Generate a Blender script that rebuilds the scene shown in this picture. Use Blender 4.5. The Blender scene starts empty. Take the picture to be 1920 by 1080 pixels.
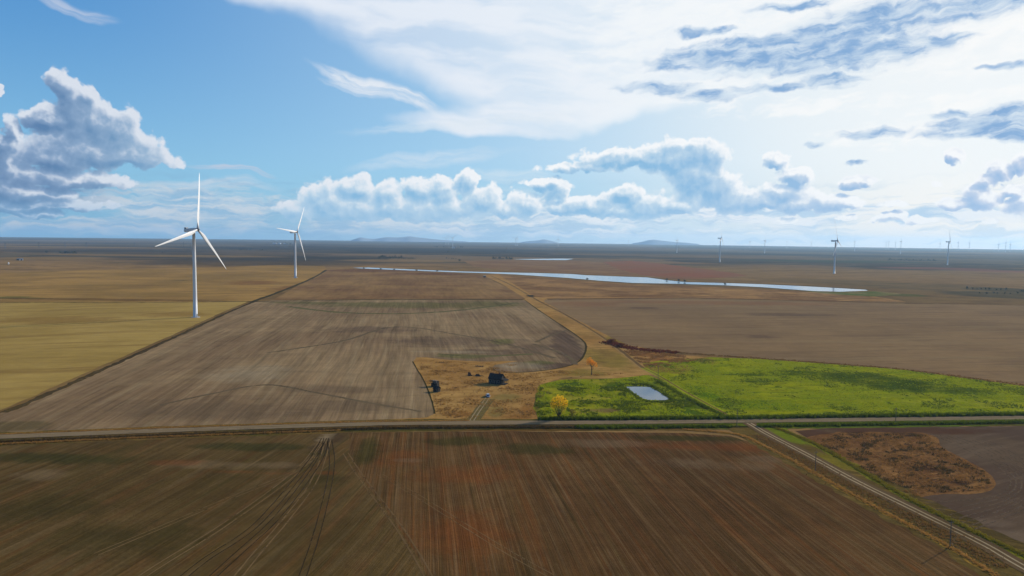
import bpy, bmesh, math, random
from mathutils import Vector, Matrix, noise as mnoise
R = math.radians
random.seed(7)
sc = bpy.context.scene
col = sc.collection

# ------------------------------------------------------------------ camera
CAM_H = 83.0; F = 1280.0; PITCH = R(4.08); ROLL = R(0.71)
cam_data = bpy.data.cameras.new('camera'); cam = bpy.data.objects.new('camera', cam_data); col.objects.link(cam)
cam_data.sensor_width = 36.0; cam_data.lens = 24.0; cam_data.clip_start = 1.0; cam_data.clip_end = 60000.0
cam.location = (0, 0, CAM_H)
CM = Matrix.Rotation(R(90) - PITCH, 3, 'X') @ Matrix.Rotation(ROLL, 3, 'Z')
cam.rotation_euler = CM.to_euler()
sc.camera = cam

def ray(px, py):
    """direction through a pixel of the 1920x1080 photograph"""
    return (CM @ Vector(((px - 960) / F, -(py - 540) / F, -1.0))).normalized()
def G(px, py, z=0.0):
    """where a pixel of the photograph meets the ground"""
    d = ray(px, py)
    t = (CAM_H - z) / max(-d.z, 1e-5)
    return Vector((d.x * t, d.y * t, z))
def depth_scale(p):      # metres per photo pixel at a ground point
    return (CM.transposed() @ (Vector(p) - Vector((0, 0, CAM_H)))).z / -F
def sky_deg(px, py):
    d = ray(px, py)
    return math.degrees(math.atan2(d.x, d.y)), math.degrees(math.asin(d.z))

# ------------------------------------------------------------------ node helpers
def lin(c):
    return tuple((v / 255 / 12.92 if v / 255 <= 0.04045 else ((v / 255 + 0.055) / 1.055) ** 2.4) for v in c)
class NT:
    def __init__(s, tree): s.t = tree; s.n = tree.nodes; s.l = tree.links
    def set(s, sock, v):
        if isinstance(v, bpy.types.NodeSocket): s.l.new(v, sock)
        elif v is not None:
            if hasattr(sock.default_value, '__len__') and hasattr(v, '__len__') and len(sock.default_value) == 4 and len(v) == 3:
                v = tuple(v) + (1.0,)
            sock.default_value = v
    def m(s, op, a, b=None, c=None, clamp=False):
        n = s.n.new('ShaderNodeMath'); n.operation = op; n.use_clamp = clamp
        s.set(n.inputs[0], a); s.set(n.inputs[1], b)
        if c is not None: s.set(n.inputs[2], c)
        return n.outputs[0]
    def v(s, op, a, b=None, c=None):
        n = s.n.new('ShaderNodeVectorMath'); n.operation = op
        s.set(n.inputs[0], a)
        if b is not None: s.set(n.inputs[1], b)
        if c is not None: s.set(n.inputs[2], c)
        return n.outputs['Value'] if op in ('DOT_PRODUCT', 'LENGTH', 'DISTANCE') else n.outputs[0]
    def scale(s, a, f):
        n = s.n.new('ShaderNodeVectorMath'); n.operation = 'SCALE'; s.set(n.inputs[0], a); s.set(n.inputs['Scale'], f)
        return n.outputs[0]
    def mix(s, f, a, b, blend='MIX'):
        n = s.n.new('ShaderNodeMix'); n.data_type = 'RGBA'; n.blend_type = blend; n.clamp_factor = True
        s.set(n.inputs[0], f); s.set(n.inputs[6], a); s.set(n.inputs[7], b)
        return n.outputs[2]
    def ss(s, x, lo, hi, a=0.0, b=1.0, kind='SMOOTHSTEP'):
        n = s.n.new('ShaderNodeMapRange'); n.interpolation_type = kind
        s.set(n.inputs[0], x); s.set(n.inputs[1], lo); s.set(n.inputs[2], hi); s.set(n.inputs[3], a); s.set(n.inputs[4], b)
        return n.outputs[0]
    dim = '2D'
    def noise(s, vec, scale=1.0, detail=4.0, rough=0.5, dist=0.0, color=False):
        n = s.n.new('ShaderNodeTexNoise'); n.noise_dimensions = s.dim
        s.set(n.inputs['Vector'], vec); s.set(n.inputs['Scale'], scale); s.set(n.inputs['Detail'], detail)
        s.set(n.inputs['Roughness'], rough); s.set(n.inputs['Distortion'], dist)
        return n.outputs['Color'] if color else n.outputs[0]
    def voro(s, vec, scale, detail=0.0, rough=0.5, feature='F1', smooth=0.5, out='Distance', metric='EUCLIDEAN', rnd=1.0):
        n = s.n.new('ShaderNodeTexVoronoi'); n.voronoi_dimensions = s.dim; n.feature = feature; n.distance = metric
        s.set(n.inputs['Vector'], vec); s.set(n.inputs['Scale'], scale)
        s.set(n.inputs['Detail'], detail); s.set(n.inputs['Roughness'], rough); s.set(n.inputs['Randomness'], rnd)
        if feature == 'SMOOTH_F1': s.set(n.inputs['Smoothness'], smooth)
        return n.outputs[out]
    def xyz(s, a, b, c):
        n = s.n.new('ShaderNodeCombineXYZ'); s.set(n.inputs[0], a); s.set(n.inputs[1], b); s.set(n.inputs[2], c)
        return n.outputs[0]
    def sep(s, a):
        n = s.n.new('ShaderNodeSeparateXYZ'); s.set(n.inputs[0], a); return n.outputs
    def blobs(s, P, ells, flat=None, smooth=0.25):
        """smallest squared distance, in radii, to a list of (cx, cy, rx, ry[, k])"""
        M = None
        for e in ells:
            cx, cy, rx, ry = e[:4]; k = e[4] if len(e) > 4 else 1.0
            q = s.v('MULTIPLY_ADD', P, (1 / rx, 1 / ry, 0), (-cx / rx, -cy / ry, 0))
            if k != 1.0:
                q = s.v('MAXIMUM', q, s.v('MULTIPLY', q, (-1.0, -k, 0.0)))
            d = s.v('DOT_PRODUCT', q, q)
            if M is None: M = d
            else:
                n = s.n.new('ShaderNodeMath'); n.operation = 'SMOOTH_MIN'
                s.set(n.inputs[0], M); s.set(n.inputs[1], d); n.inputs[2].default_value = smooth
                M = n.outputs[0]
        return M

# ------------------------------------------------------------------ sky
SUN_AZ, SUN_EL = 54.0, 24.0          # degrees right of the view axis, and above the horizon
world = bpy.data.worlds.new('World'); sc.world = world; world.use_nodes = True
world.node_tree.nodes.clear()
W = NT(world.node_tree)
STR = 0.1
def C(rgb): return tuple(v / STR for v in lin(rgb))
def E(px, py, rx, ry, k=1.0):
    """ellipse picked on the photo -> (az, el, r_az, r_el, flatness of the underside)"""
    a, e = sky_deg(px, py)
    a0, _ = sky_deg(px - rx, py); a1, _ = sky_deg(px + rx, py)
    _, e0 = sky_deg(px, py + ry); _, e1 = sky_deg(px, py - ry)
    return (a, e, (a1 - a0) / 2, (e1 - e0) / 2, k)

tc = W.n.new('ShaderNodeTexCoord')
d = W.sep(tc.outputs['Generated'])
azr = W.m('ARCTAN2', d[0], d[1]); AZ = W.m('MULTIPLY', azr, 57.29578)
elr = W.m('ARCSINE', d[2]); EL = W.m('MAXIMUM', W.m('MULTIPLY', elr, 57.29578), -0.2)
P = W.xyz(AZ, EL, 0.0)

sky = W.n.new('ShaderNodeTexSky'); sky.sky_type = 'NISHITA'; sky.sun_disc = False
sky.sun_elevation = R(SUN_EL); sky.sun_rotation = R(SUN_AZ)
sky.altitude = 1000
sky.air_density = 1.0; sky.dust_density = 0.6; sky.ozone_density = 1.5
W.set(sky.inputs['Vector'], W.v('NORMALIZE', W.v('MAXIMUM', tc.outputs['Generated'], (-2, -2, 0.02))))
nish = W.mix(1.0, sky.outputs[0], (0.80, 1.12, 1.40), 'MULTIPLY')
base = W.mix(0.62, nish, W.mix(W.ss(EL, 1.0, 20.0), C((136, 196, 228)), C((66, 146, 214))))

# a milky veil that thickens towards the sun
AZS = W.m('SUBTRACT', SUN_AZ, W.m('ABSOLUTE', W.m('SUBTRACT', AZ, SUN_AZ)))      # the same falling off on both sides of the sun
glow = W.m('MULTIPLY', W.ss(W.m('ADD', AZS, W.m('MULTIPLY', EL, 0.25)), -36.0, 27.0), W.ss(EL, 55.0, 22.0))
veil_col = W.mix(W.ss(AZ, -10, 34), C((186, 219, 240)), C((248, 250, 249)))
veil_col = W.mix(W.ss(EL, 7.0, 1.0), veil_col, W.mix(W.ss(AZ, 0, 36), C((160, 205, 230)), C((255, 250, 243))))
skyc = W.mix(W.m('MULTIPLY', glow, 0.94), W.mix(W.ss(EL, 20.0, 60.0, 0.0, 0.75), base, C((40, 88, 150))), veil_col)
# haze towards the horizon
hz_col = W.mix(W.ss(AZS, -34, 18), C((116, 176, 216)), C((214, 232, 244)))
hz_col = W.mix(W.ss(AZS, 6, 32), hz_col, C((255, 249, 241)))
skyc = W.mix(W.ss(EL, 5.5, 0.0, 0.0, 0.75), skyc, hz_col)

# high thin cirrus: broad sheet with streaks
warp1 = W.v('SUBTRACT', W.noise(P, 0.11, 4, 0.55, color=True), (0.5, 0.5, 0.5))
Pw = W.v('ADD', P, W.v('MULTIPLY', warp1, (5.0, 3.0, 0.0)))
ci_e = [E(700, -60, 300, 110), E(820, 0, 260, 120), E(900, 90, 210, 90), E(1000, 130, 250, 90), E(1200, 60, 300, 150), E(560, -40, 200, 60),
        E(930, 235, 190, 24), E(1090, 195, 200, 40), E(1010, 215, 180, 30)]
ci = W.m('SUBTRACT', 1.0, W.blobs(Pw, ci_e, smooth=0.6))
st1 = W.noise(W.v('MULTIPLY', W.v('ADD', Pw, W.xyz(W.m('MULTIPLY', EL, 1.5), 0, 3)), (0.09, 0.42, 1)), 1.0, 7, 0.55)
cia = W.m('MULTIPLY', W.ss(ci, -0.25, 0.75), W.ss(st1, 0.25, 0.6, 0.5, 0.96))
ci_col = W.mix(W.ss(AZ, -14, 22), C((230, 237, 247)), C((244, 248, 251)))
skyc = W.mix(cia, skyc, ci_col)
# separate wisps (rotated streaks)
def streak(px0, py0, px1, py1, wid, amt, colr):
    global skyc
    a0, e0 = sky_deg(px0, py0); a1, e1 = sky_deg(px1, py1)
    L = math.hypot(a1 - a0, e1 - e0); ux, uy = (a1 - a0) / L, (e1 - e0) / L
    cx, cy = (a0 + a1) / 2, (e0 + e1) / 2
    q = W.v('SUBTRACT', Pw, (cx, cy, 0))
    u = W.m('DIVIDE', W.v('DOT_PRODUCT', q, (ux, uy, 0)), L / 2)
    w = W.m('DIVIDE', W.v('DOT_PRODUCT', q, (-uy, ux, 0)), wid)
    rr = W.m('ADD', W.m('MULTIPLY', u, u), W.m('MULTIPLY', w, w))
    tex = W.noise(W.xyz(W.m('MULTIPLY', u, L * 0.12), W.m('MULTIPLY', w, 1.1), px0 * 0.1), 1.0, 6, 0.6)
    al = W.m('MULTIPLY', W.ss(rr, 1.1, 0.0), W.ss(tex, 0.3, 0.65, 0.25, 1.0))
    skyc = W.mix(W.m('MULTIPLY', al, amt), skyc, colr)
WH = C((238, 241, 246))
streak(575, 118, 850, 228, 0.75, 0.85, WH)
streak(600, 150, 760, 205, 0.35, 0.35, WH)
streak(640, 322, 980, 282, 0.75, 0.5, C((222, 232, 242)))
streak(640, 258, 1150, 200, 0.55, 0.55, C((226, 235, 243)))
streak(870, 322, 1060, 338, 0.6, 0.5, C((222, 234, 242)))
streak(330, 310, 505, 332, 0.3, 0.75, C((200, 206, 222)))
streak(50, -10, 230, 40, 0.5, 0.5, C((225, 226, 234)))
streak(230, 358, 520, 352, 0.6, 0.6, C((214, 220, 230)))
streak(1000, 250, 1500, 130, 0.9, 0.3, C((240, 246, 250)))

# broad bright torn cloud sheet at the upper right, with blue-grey streaks in it
Pn = W.v('ADD', P, W.v('MULTIPLY', W.v('SUBTRACT', W.noise(P, 0.5, 3, 0.5, color=True), (0.5, 0.5, 0.5)), (2.2, 1.0, 0)))
str_n = W.noise(W.v('MULTIPLY', W.v('ADD', Pn, W.xyz(0, W.m('MULTIPLY', AZ, -0.10), 0)), (0.34, 1.25, 1)), 1.0, 9, 0.62)
br_e = [E(1250, 60, 190, 100), E(1500, 30, 330, 110), E(1350, 165, 200, 32), E(1800, 60, 260, 90), E(1500, 200, 200, 20),
        E(1840, 190, 210, 26), E(1700, 250, 190, 26)]
br = W.m('ADD', W.m('SUBTRACT', 1.0, W.blobs(P, br_e, smooth=0.5)), W.m('MULTIPLY', W.m('SUBTRACT', str_n, 0.5), 4.2))
skyc = W.mix(W.ss(br, -0.1, 1.4, 0.0, 0.85), skyc, W.mix(W.ss(AZ, 5, 30), C((243, 247, 250)), C((252, 252, 251))))
dk_e = [E(1470, 106, 230, 30), E(1600, 92, 170, 42), E(1640, 50, 110, 44), E(1860, 232, 120, 22), E(1330, 102, 95, 22), E(1440, 82, 130, 22), E(1560, 62, 120, 38), E(1650, 30, 130, 30), E(1600, 100, 130, 30), E(1500, 118, 110, 22), E(1690, 92, 80, 22),
        E(1250, 122, 60, 14), E(1235, 166, 75, 14), E(1330, 178, 60, 12), E(1440, 165, 70, 10), E(1320, 60, 60, 10), E(1400, 112, 100, 18),
        E(1830, 15, 130, 26), E(1560, 150, 60, 16), E(1890, 215, 100, 22), E(1830, 248, 110, 10), E(1910, 250, 50, 18), E(1760, 75, 70, 14),
        E(1640, 250, 64, 11), E(1524, 269, 26, 7), E(1790, 215, 60, 8), E(1600, 308, 30, 5), E(1480, 12, 90, 10), E(1900, 120, 60, 8)]
dk = W.m('ADD', W.m('SUBTRACT', 1.5, W.blobs(Pn, dk_e, smooth=0.45)), W.m('MULTIPLY', W.m('SUBTRACT', str_n, 0.5), 3.0))
dk2 = W.ss(dk, 0.0, 1.5)
dkn = W.noise(W.v('MULTIPLY', Pn, (0.5, 1.6, 1)), 1.0, 6, 0.6)
dk_col = W.mix(W.ss(W.m('ADD', dk, W.m('MULTIPLY', W.m('SUBTRACT', dkn, 0.5), 4.0)), 0.4, 2.4), C((190, 211, 232)), C((112, 160, 210)))
skyc = W.mix(W.m('MULTIPLY', dk2, 0.9), skyc, dk_col)

# low hazy cloud bands near the horizon
bn = W.noise(W.v('MULTIPLY', W.v('ADD', Pn, (3, 9, 5)), (0.22, 1.1, 1)), 1.0, 8, 0.62)
bnd = W.m('MULTIPLY', W.ss(bn, 0.47, 0.66), W.m('MULTIPLY', W.ss(EL, 4.6, 2.6), W.ss(EL, 0.1, 1.0)))
skyc = W.mix(W.m('MULTIPLY', bnd, 0.95), skyc, W.mix(W.ss(AZ, -25, 20), C((214, 218, 222)), C((248, 247, 245))))
bn2 = W.noise(W.v('MULTIPLY', W.v('ADD', Pn, (13, 2, 1)), (0.2, 1.5, 1)), 1.0, 6, 0.6)
bnd2 = W.m('MULTIPLY', W.ss(bn2, 0.48, 0.68), W.ss(EL, 5.5, 3.0))
skyc = W.mix(W.m('MULTIPLY', bnd2, 0.5), skyc, W.mix(W.ss(AZ, -20, 25), C((128, 172, 208)), C((186, 212, 232))))

# soft banks that fill the band behind the cumulus
bk = W.m('ADD', W.m('SUBTRACT', 1.0, W.blobs(Pn, [E(720, 402, 240, 30), E(1120, 402, 260, 30), E(1420, 398, 240, 24), E(1800, 404, 200, 18), E(380, 392, 190, 38), E(250, 425, 300, 16), E(900, 430, 400, 12)], smooth=0.5)), W.m('MULTIPLY', W.m('SUBTRACT', bn, 0.5), 3.0))
skyc = W.mix(W.ss(bk, -0.5, 1.0, 0.0, 0.95), skyc, W.mix(W.ss(bn2, 0.4, 0.62), W.mix(W.ss(AZ, -26, 10), C((206, 216, 226)), C((238, 242, 246))), W.mix(W.ss(AZ, -26, 20), C((150, 190, 220)), C((186, 212, 234)))))
bkl = W.m('ADD', W.m('SUBTRACT', 1.0, W.blobs(Pn, [E(60, 345, 200, 38), E(20, 385, 150, 24)], smooth=0.5)), W.m('MULTIPLY', W.m('SUBTRACT', bn, 0.5), 3.0))
skyc = W.mix(W.ss(bkl, -0.1, 1.2, 0.0, 0.85), skyc, W.mix(W.ss(bn2, 0.38, 0.62), C((150, 178, 206)), C((98, 142, 184))))

# cumulus: a density from picked shapes plus billows, lit from the sun's side (upper right)
cu_e = [ # left tower
        E(118, 165, 34, 34), E(140, 200, 44, 46), E(160, 185, 26, 24), E(92, 222, 52, 22), E(185, 235, 66, 44), E(225, 250, 50, 42), E(262, 288, 52, 40, 1.6),
        E(175, 285, 120, 44, 1.6), E(110, 296, 90, 24), E(240, 300, 92, 24, 2.0), E(22, 245, 16, 26), E(18, 275, 24, 26), E(8, 312, 26, 34), E(-6, 170, 12, 14),
        # banks below it
        E(70, 335, 150, 22, 1.5), E(160, 338, 90, 16, 1.8), E(40, 362, 110, 16), E(20, 392, 44, 22, 1.6), E(110, 385, 110, 9), E(60, 400, 60, 8), E(0, 350, 50, 22),
        # row left of centre
        E(560, 395, 40, 18), E(620, 372, 50, 30), E(668, 352, 40, 22), E(655, 395, 80, 28, 1.4), E(724, 365, 36, 26), E(745, 392, 60, 28, 1.4), E(790, 358, 34, 26), E(832, 360, 30, 28),
        E(876, 346, 17, 24), E(845, 395, 70, 26, 1.5), E(905, 378, 42, 32, 1.4), E(950, 396, 50, 20, 1.5),
        # centre
        E(985, 386, 36, 26, 1.4), E(1020, 346, 44, 12), E(1046, 360, 20, 22), E(1062, 392, 40, 24, 1.5), E(1115, 388, 50, 24, 1.5), E(1180, 365, 30, 22), E(1215, 392, 60, 30, 1.6), E(1160, 400, 50, 14, 1.5), E(1270, 388, 50, 22, 1.5),
        # anvil-like cloud
        E(1090, 315, 80, 13, 1.3), E(1190, 300, 110, 20, 1.3), E(1260, 300, 80, 34, 1.3), E(1300, 290, 60, 26), E(1305, 330, 56, 40), E(1335, 300, 36, 24), E(1350, 350, 38, 34),
        E(1362, 378, 60, 28, 1.5), E(1430, 380, 60, 24, 1.6), E(1500, 385, 60, 20, 1.6),
        # right
        E(1458, 302, 28, 18), E(1492, 332, 32, 18), E(1470, 360, 46, 18), E(1560, 380, 44, 20, 1.8), E(1595, 384, 28, 16, 1.8), E(1675, 385, 26, 10, 1.6), E(1602, 342, 24, 11), E(1625, 336, 16, 8),
        E(1757, 345, 15, 5), E(1792, 295, 16, 12), E(1785, 382, 36, 14, 1.6), E(1835, 375, 40, 26, 1.6), E(1850, 342, 22, 10), E(1875, 318, 24, 18), E(1916, 300, 26, 22), E(1900, 355, 22, 14), E(1918, 385, 30, 24),
        E(1583, 410, 18, 7, 1.6), E(1640, 412, 12, 6, 1.6), E(1675, 412, 20, 11, 1.6), E(1725, 414, 34, 8, 1.6), E(1860, 414, 20, 6, 1.6), E(1470, 412, 26, 9, 1.6)]
def cu_group():
    g = bpy.data.node_groups.new('cloud_density', 'ShaderNodeTree')
    g.interface.new_socket('P', in_out='INPUT', socket_type='NodeSocketVector')
    for nm in ('Shape', 'Puff'): g.interface.new_socket(nm, in_out='OUTPUT', socket_type='NodeSocketFloat')
    T = NT(g); gi = g.nodes.new('NodeGroupInput'); go = g.nodes.new('NodeGroupOutput')
    p = gi.outputs[0]
    w = T.v('SUBTRACT', T.noise(p, 0.55, 3, 0.55, color=True), (0.5, 0.5, 0.5))
    pw = T.v('ADD', p, T.v('MULTIPLY', w, (1.6, 1.2, 0)))
    S = T.m('SUBTRACT', 1.0, T.blobs(pw, cu_e, smooth=0.35))
    S = T.m('MAXIMUM', S, -2.0)
    w2 = T.v('SUBTRACT', T.noise(p, 1.6, 2, 0.5, color=True), (0.5, 0.5, 0.5))
    pw2 = T.v('ADD', p, T.v('MULTIPLY', w2, (0.35, 0.35, 0)))
    puff = T.m('MULTIPLY', T.m('SUBTRACT', T.noise(pw2, 0.6, 8, 0.6), 0.5), 1.15)
    for sc_, amp, off in ((0.7, 0.66, 3.1), (1.6, 0.36, 17.7), (3.7, 0.18, 41.3)):
        v1 = T.voro(T.v('ADD', pw2, (off, off * 0.7, 0)), sc_)
        puff = T.m('ADD', puff, T.m('MULTIPLY', T.m('SUBTRACT', 0.26, T.m('MULTIPLY', v1, v1)), amp))
    T.set(go.inputs[0], S); T.set(go.inputs[1], puff)
    return g
cg = cu_group()
def dens(vec):
    n = W.n.new('ShaderNodeGroup'); n.node_tree = cg; W.set(n.inputs[0], vec); return n.outputs
a0 = dens(P)
a1 = dens(W.v('ADD', P, (0.30, 0.50, 0)))
thin = W.ss(EL, 0.0, 4.0, 0.6, 1.0)
D0 = W.m('ADD', a0[0], W.m('MULTIPLY_ADD', a0[1], 1.3, 0.38))
D1 = W.m('ADD', a1[0], W.m('MULTIPLY_ADD', a1[1], 1.3, 0.38))
alpha = W.ss(D0, -0.04, 0.55)
grad = W.m('ADD', W.m('MULTIPLY', W.m('SUBTRACT', W.m('MAXIMUM', a0[0], -0.5), W.m('MAXIMUM', a1[0], -0.5)), 1.15), W.m('MULTIPLY', W.m('SUBTRACT', a0[1], a1[1]), 0.8))
thick = W.ss(W.m('ADD', a0[0], W.m('MULTIPLY_ADD', a0[1], 0.8, 0.35)), 0.05, 1.15)
lum = W.m('ADD', W.m('MULTIPLY', grad, 0.55), W.m('SUBTRACT', 0.84, W.m('MULTIPLY', thick, W.ss(AZ, -4.0, 6.0, 0.50, 0.64))), clamp=True)
dark = W.mix(W.ss(AZ, -36, -20), C((86, 122, 166)), C((132, 184, 222)))
dark = W.mix(W.ss(AZ, 5, 34), dark, C((150, 184, 222)))
midc = W.mix(W.ss(AZ, -36, -18), C((140, 165, 198)), C((198, 220, 236)))
midc = W.mix(W.ss(AZ, 10, 34), midc, C((206, 216, 234)))
lite = W.mix(W.ss(AZ, -34, 5), C((222, 228, 238)), C((250, 251, 252)))
cuc = W.mix(W.ss(lum, 0.0, 0.62, kind='LINEAR'), dark, midc)
cuc = W.mix(W.ss(lum, 0.42, 1.0), cuc, lite)
lowf = W.ss(EL, 3.2, 0.3, 0.0, 0.55)
cuc = W.mix(lowf, cuc, hz_col)
skyc = W.mix(W.m('MULTIPLY', alpha, 0.96), skyc, cuc)
bg = W.n.new('ShaderNodeBackground'); W.set(bg.inputs[0], skyc); bg.inputs[1].default_value = STR
wo = W.n.new('ShaderNodeOutputWorld'); W.l.new(bg.outputs[0], wo.inputs[0])
world.cycles.sampling_method = 'NONE'

# ------------------------------------------------------------------ sun, exposure
sd = bpy.data.lights.new('sun', 'SUN'); sun = bpy.data.objects.new('sun', sd); col.objects.link(sun)
sd.energy = 5.0; sd.angle = R(0.53); sd.color = (1.0, 0.93, 0.82)
sdir = Vector((math.sin(R(SUN_AZ)) * math.cos(R(SUN_EL)), math.cos(R(SUN_AZ)) * math.cos(R(SUN_EL)), math.sin(R(SUN_EL))))
sun.rotation_euler = sdir.to_track_quat('Z', 'Y').to_euler()
sun.location = (0, 0, 300)
sc.view_settings.view_transform = 'Standard'; sc.view_settings.look = 'None'
sc.view_settings.exposure = 0.0; sc.view_settings.gamma = 1.0; sc.view_settings.use_curve_mapping = False
sc.cycles.volume_bounces = 1; sc.cycles.max_bounces = 6

# ------------------------------------------------------------------ object helpers
def tag(o, label=None, cat=None, group=None, kind=None):
    if label: o['label'] = label
    if cat: o['category'] = cat
    if group: o['group'] = group
    if kind: o['kind'] = kind
    return o
def link(name, me, mat=None, parent=None):
    o = bpy.data.objects.new(name, me); col.objects.link(o)
    if mat: me.materials.append(mat)
    if parent: o.parent = parent
    return o
def bm_obj(name, bm, mat=None, parent=None, smooth=False):
    me = bpy.data.meshes.new(name); bm.normal_update()
    if smooth:
        for f in bm.faces: f.smooth = True
    bm.to_mesh(me); bm.free()
    return link(name, me, mat, parent)
def empty(name, loc, rz=0.0):
    o = bpy.data.objects.new(name, None); col.objects.link(o); o.location = loc; o.rotation_euler = (0, 0, rz)
    o.empty_display_size = 1.0
    return o
def copy_tree(o, parent=None):
    c = o.copy(); col.objects.link(c); c.parent = parent
    for ch in list(o.children): copy_tree(ch, c)
    return c
def box(bm, x0, x1, y0, y1, z0, z1, M=None):
    vs = [bm.verts.new((x, y, z)) for z in (z0, z1) for y in (y0, y1) for x in (x0, x1)]
    for f in ((0, 2, 3, 1), (4, 5, 7, 6), (0, 1, 5, 4), (2, 6, 7, 3), (0, 4, 6, 2), (1, 3, 7, 5)):
        bm.faces.new([vs[i] for i in f])
    if M: bmesh.ops.transform(bm, matrix=M, verts=vs)
    return vs
def tube(bm, pts, rads, seg=8, cap=True):
    rings = []
    pts = [Vector(p) for p in pts]
    for i, p in enumerate(pts):
        t = (pts[min(i + 1, len(pts) - 1)] - pts[max(i - 1, 0)]).normalized()
        a = t.orthogonal().normalized() if i == 0 else (rings_a - t * rings_a.dot(t)).normalized()
        rings_a = a; b = t.cross(a)
        rings.append([bm.verts.new(p + (a * math.cos(k * math.tau / seg) + b * math.sin(k * math.tau / seg)) * rads[i]) for k in range(seg)])
    for r0, r1 in zip(rings, rings[1:]):
        for k in range(seg): bm.faces.new((r0[k], r0[(k + 1) % seg], r1[(k + 1) % seg], r1[k]))
    if cap:
        bm.faces.new(rings[0][::-1]); bm.faces.new(rings[-1])
    return rings

ILL = (1.00, 1.08, 1.25)
def A(r, g, b, k=1.0):          # a surface's own colour, from how it reads in daylight
    return tuple(v * k / i for v, i in zip(lin((r, g, b)), ILL))
def new_mat(name):
    m = bpy.data.materials.new(name); m.use_nodes = True; m.node_tree.nodes.clear()
    T = NT(m.node_tree)
    out = T.n.new('ShaderNodeOutputMaterial'); p = T.n.new('ShaderNodeBsdfPrincipled'); T.l.new(p.outputs[0], out.inputs[0])
    p.inputs['Specular IOR Level'].default_value = 0.15
    return m, T, p, out
def simple(name, c, rough=0.7, metal=0.0, var=0.12, scale=2.0, spec=0.3):
    m, T, p, out = new_mat(name); T.dim = '3D'
    t = T.n.new('ShaderNodeTexCoord')
    n = T.noise(t.outputs['Object'], scale, 4, 0.6)
    cc = T.mix(T.ss(n, 0.3, 0.7), tuple(v * (1 - var) for v in c), tuple(min(1, v * (1 + var)) for v in c))
    T.set(p.inputs['Base Color'], cc); p.inputs['Roughness'].default_value = rough; p.inputs['Metallic'].default_value = metal
    p.inputs['Specular IOR Level'].default_value = spec
    return m

ROW = -8.0
def rotated(T, pos, az):
    """(across the rows, along the rows) for rows that run towards azimuth az"""
    a = R(az)
    return T.v('DOT_PRODUCT', pos, (math.cos(a), -math.sin(a), 0)), T.v('DOT_PRODUCT', pos, (math.sin(a), math.cos(a), 0))
def GE(px, py, rx, ry):
    c = G(px, py); a, b = G(px, py + ry), G(px, py - ry)
    return (c.x, c.y, max(0.5, rx * depth_scale(c)), max(0.5, (b.y - a.y) / 2))
def ground_mat(name, c1, c2, rows=None, patches=(), big=0.008, streak=None, fine=0.22, bump=0.25, bscale=0.6, mott=(0.36, 0.64), grain=1.0):
    m, T, p, out = new_mat(name)
    geo = T.n.new('ShaderNodeNewGeometry'); pos = geo.outputs['Position']
    wv = T.v('SUBTRACT', T.noise(pos, 0.006, 3, 0.5, color=True), (0.5, 0.5, 0.5))
    posw = T.v('ADD', pos, T.scale(wv, 40.0)); posw2 = T.v('ADD', pos, T.scale(wv, 12.0))
    c = T.mix(T.ss(T.noise(posw, big, 6, 0.6), *mott), c1, c2)
    h = T.noise(pos, bscale, 5, 0.7)
    if streak:                                   # wide wind- or work-drawn streaks: (az, width, length, colour, amount)
        for (az, w, l, cs, amt) in streak:
            r, s = rotated(T, pos if w < 6 else posw, az)
            n = T.noise(T.xyz(T.m('MULTIPLY', r, 1 / w), T.m('MULTIPLY', s, 1 / l), 0), 1.0, 7, 0.68)
            c = T.mix(T.m('MULTIPLY', T.ss(n, 0.48, 0.68), amt), c, cs)
    pn = T.m('MULTIPLY', T.m('SUBTRACT', T.noise(pos, 0.045, 8, 0.74), 0.5), 3.4)
    for (ells, cs, amt, soft) in patches:
        mdist = T.blobs(posw2 if soft > 0.5 else pos, [GE(*e) for e in ells], smooth=0.4)
        k = T.ss(T.m('ADD', T.m('SUBTRACT', 1.0, mdist), T.m('MULTIPLY', pn, soft + 0.2)), 0.0, 0.5 + soft)
        c = T.mix(T.m('MULTIPLY', k, amt), c, cs)
    if rows:                                     # (az, period, amount, bend)
        for (az, per, amt, bend) in rows:
            wb = T.m('MULTIPLY', T.m('SUBTRACT', T.noise(T.v('ADD', pos, (300, 90, 0)), 0.0045, 2, 0.4), 0.5), bend)
            r, s = rotated(T, pos, az); r = T.m('ADD', r, wb)
            n1 = T.noise(T.xyz(T.m('MULTIPLY', r, 1 / per), T.m('MULTIPLY', s, 0.012), 0), 1.0, 5, 0.72)
            n2 = T.noise(T.xyz(T.m('MULTIPLY', r, 1 / (per * 5)), T.m('MULTIPLY', s, 0.006), 0), 1.0, 3, 0.6)
            f = T.m('ADD', T.m('MULTIPLY', T.m('SUBTRACT', n1, 0.5), amt * 2.4), T.m('MULTIPLY', T.m('SUBTRACT', n2, 0.5), amt * 1.6))
            c = T.scale(c, T.m('ADD', 1.0, f))
            h = T.m('ADD', h, T.m('MULTIPLY', n1, 1.2))
    g = T.noise(pos, 0.9, 4, 0.8)
    g2 = T.noise(pos, 0.11, 6, 0.7)
    g = T.m('ADD', T.m('MULTIPLY', T.m('SUBTRACT', g, 0.5), fine * 2 * grain), T.m('MULTIPLY', T.m('SUBTRACT', g2, 0.5), fine * 3))
    c = T.scale(c, T.m('ADD', 1.0, g))
    T.set(p.inputs['Base Color'], T.v('MAXIMUM', c, (0.004, 0.004, 0.003))); p.inputs['Roughness'].default_value = 0.95
    p.inputs['Specular IOR Level'].default_value = 0.0
    b = T.n.new('ShaderNodeBump'); b.inputs['Strength'].default_value = bump; b.inputs['Distance'].default_value = 0.35
    T.set(b.inputs['Height'], h); T.l.new(b.outputs[0], p.inputs['Normal'])
    return m

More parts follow.
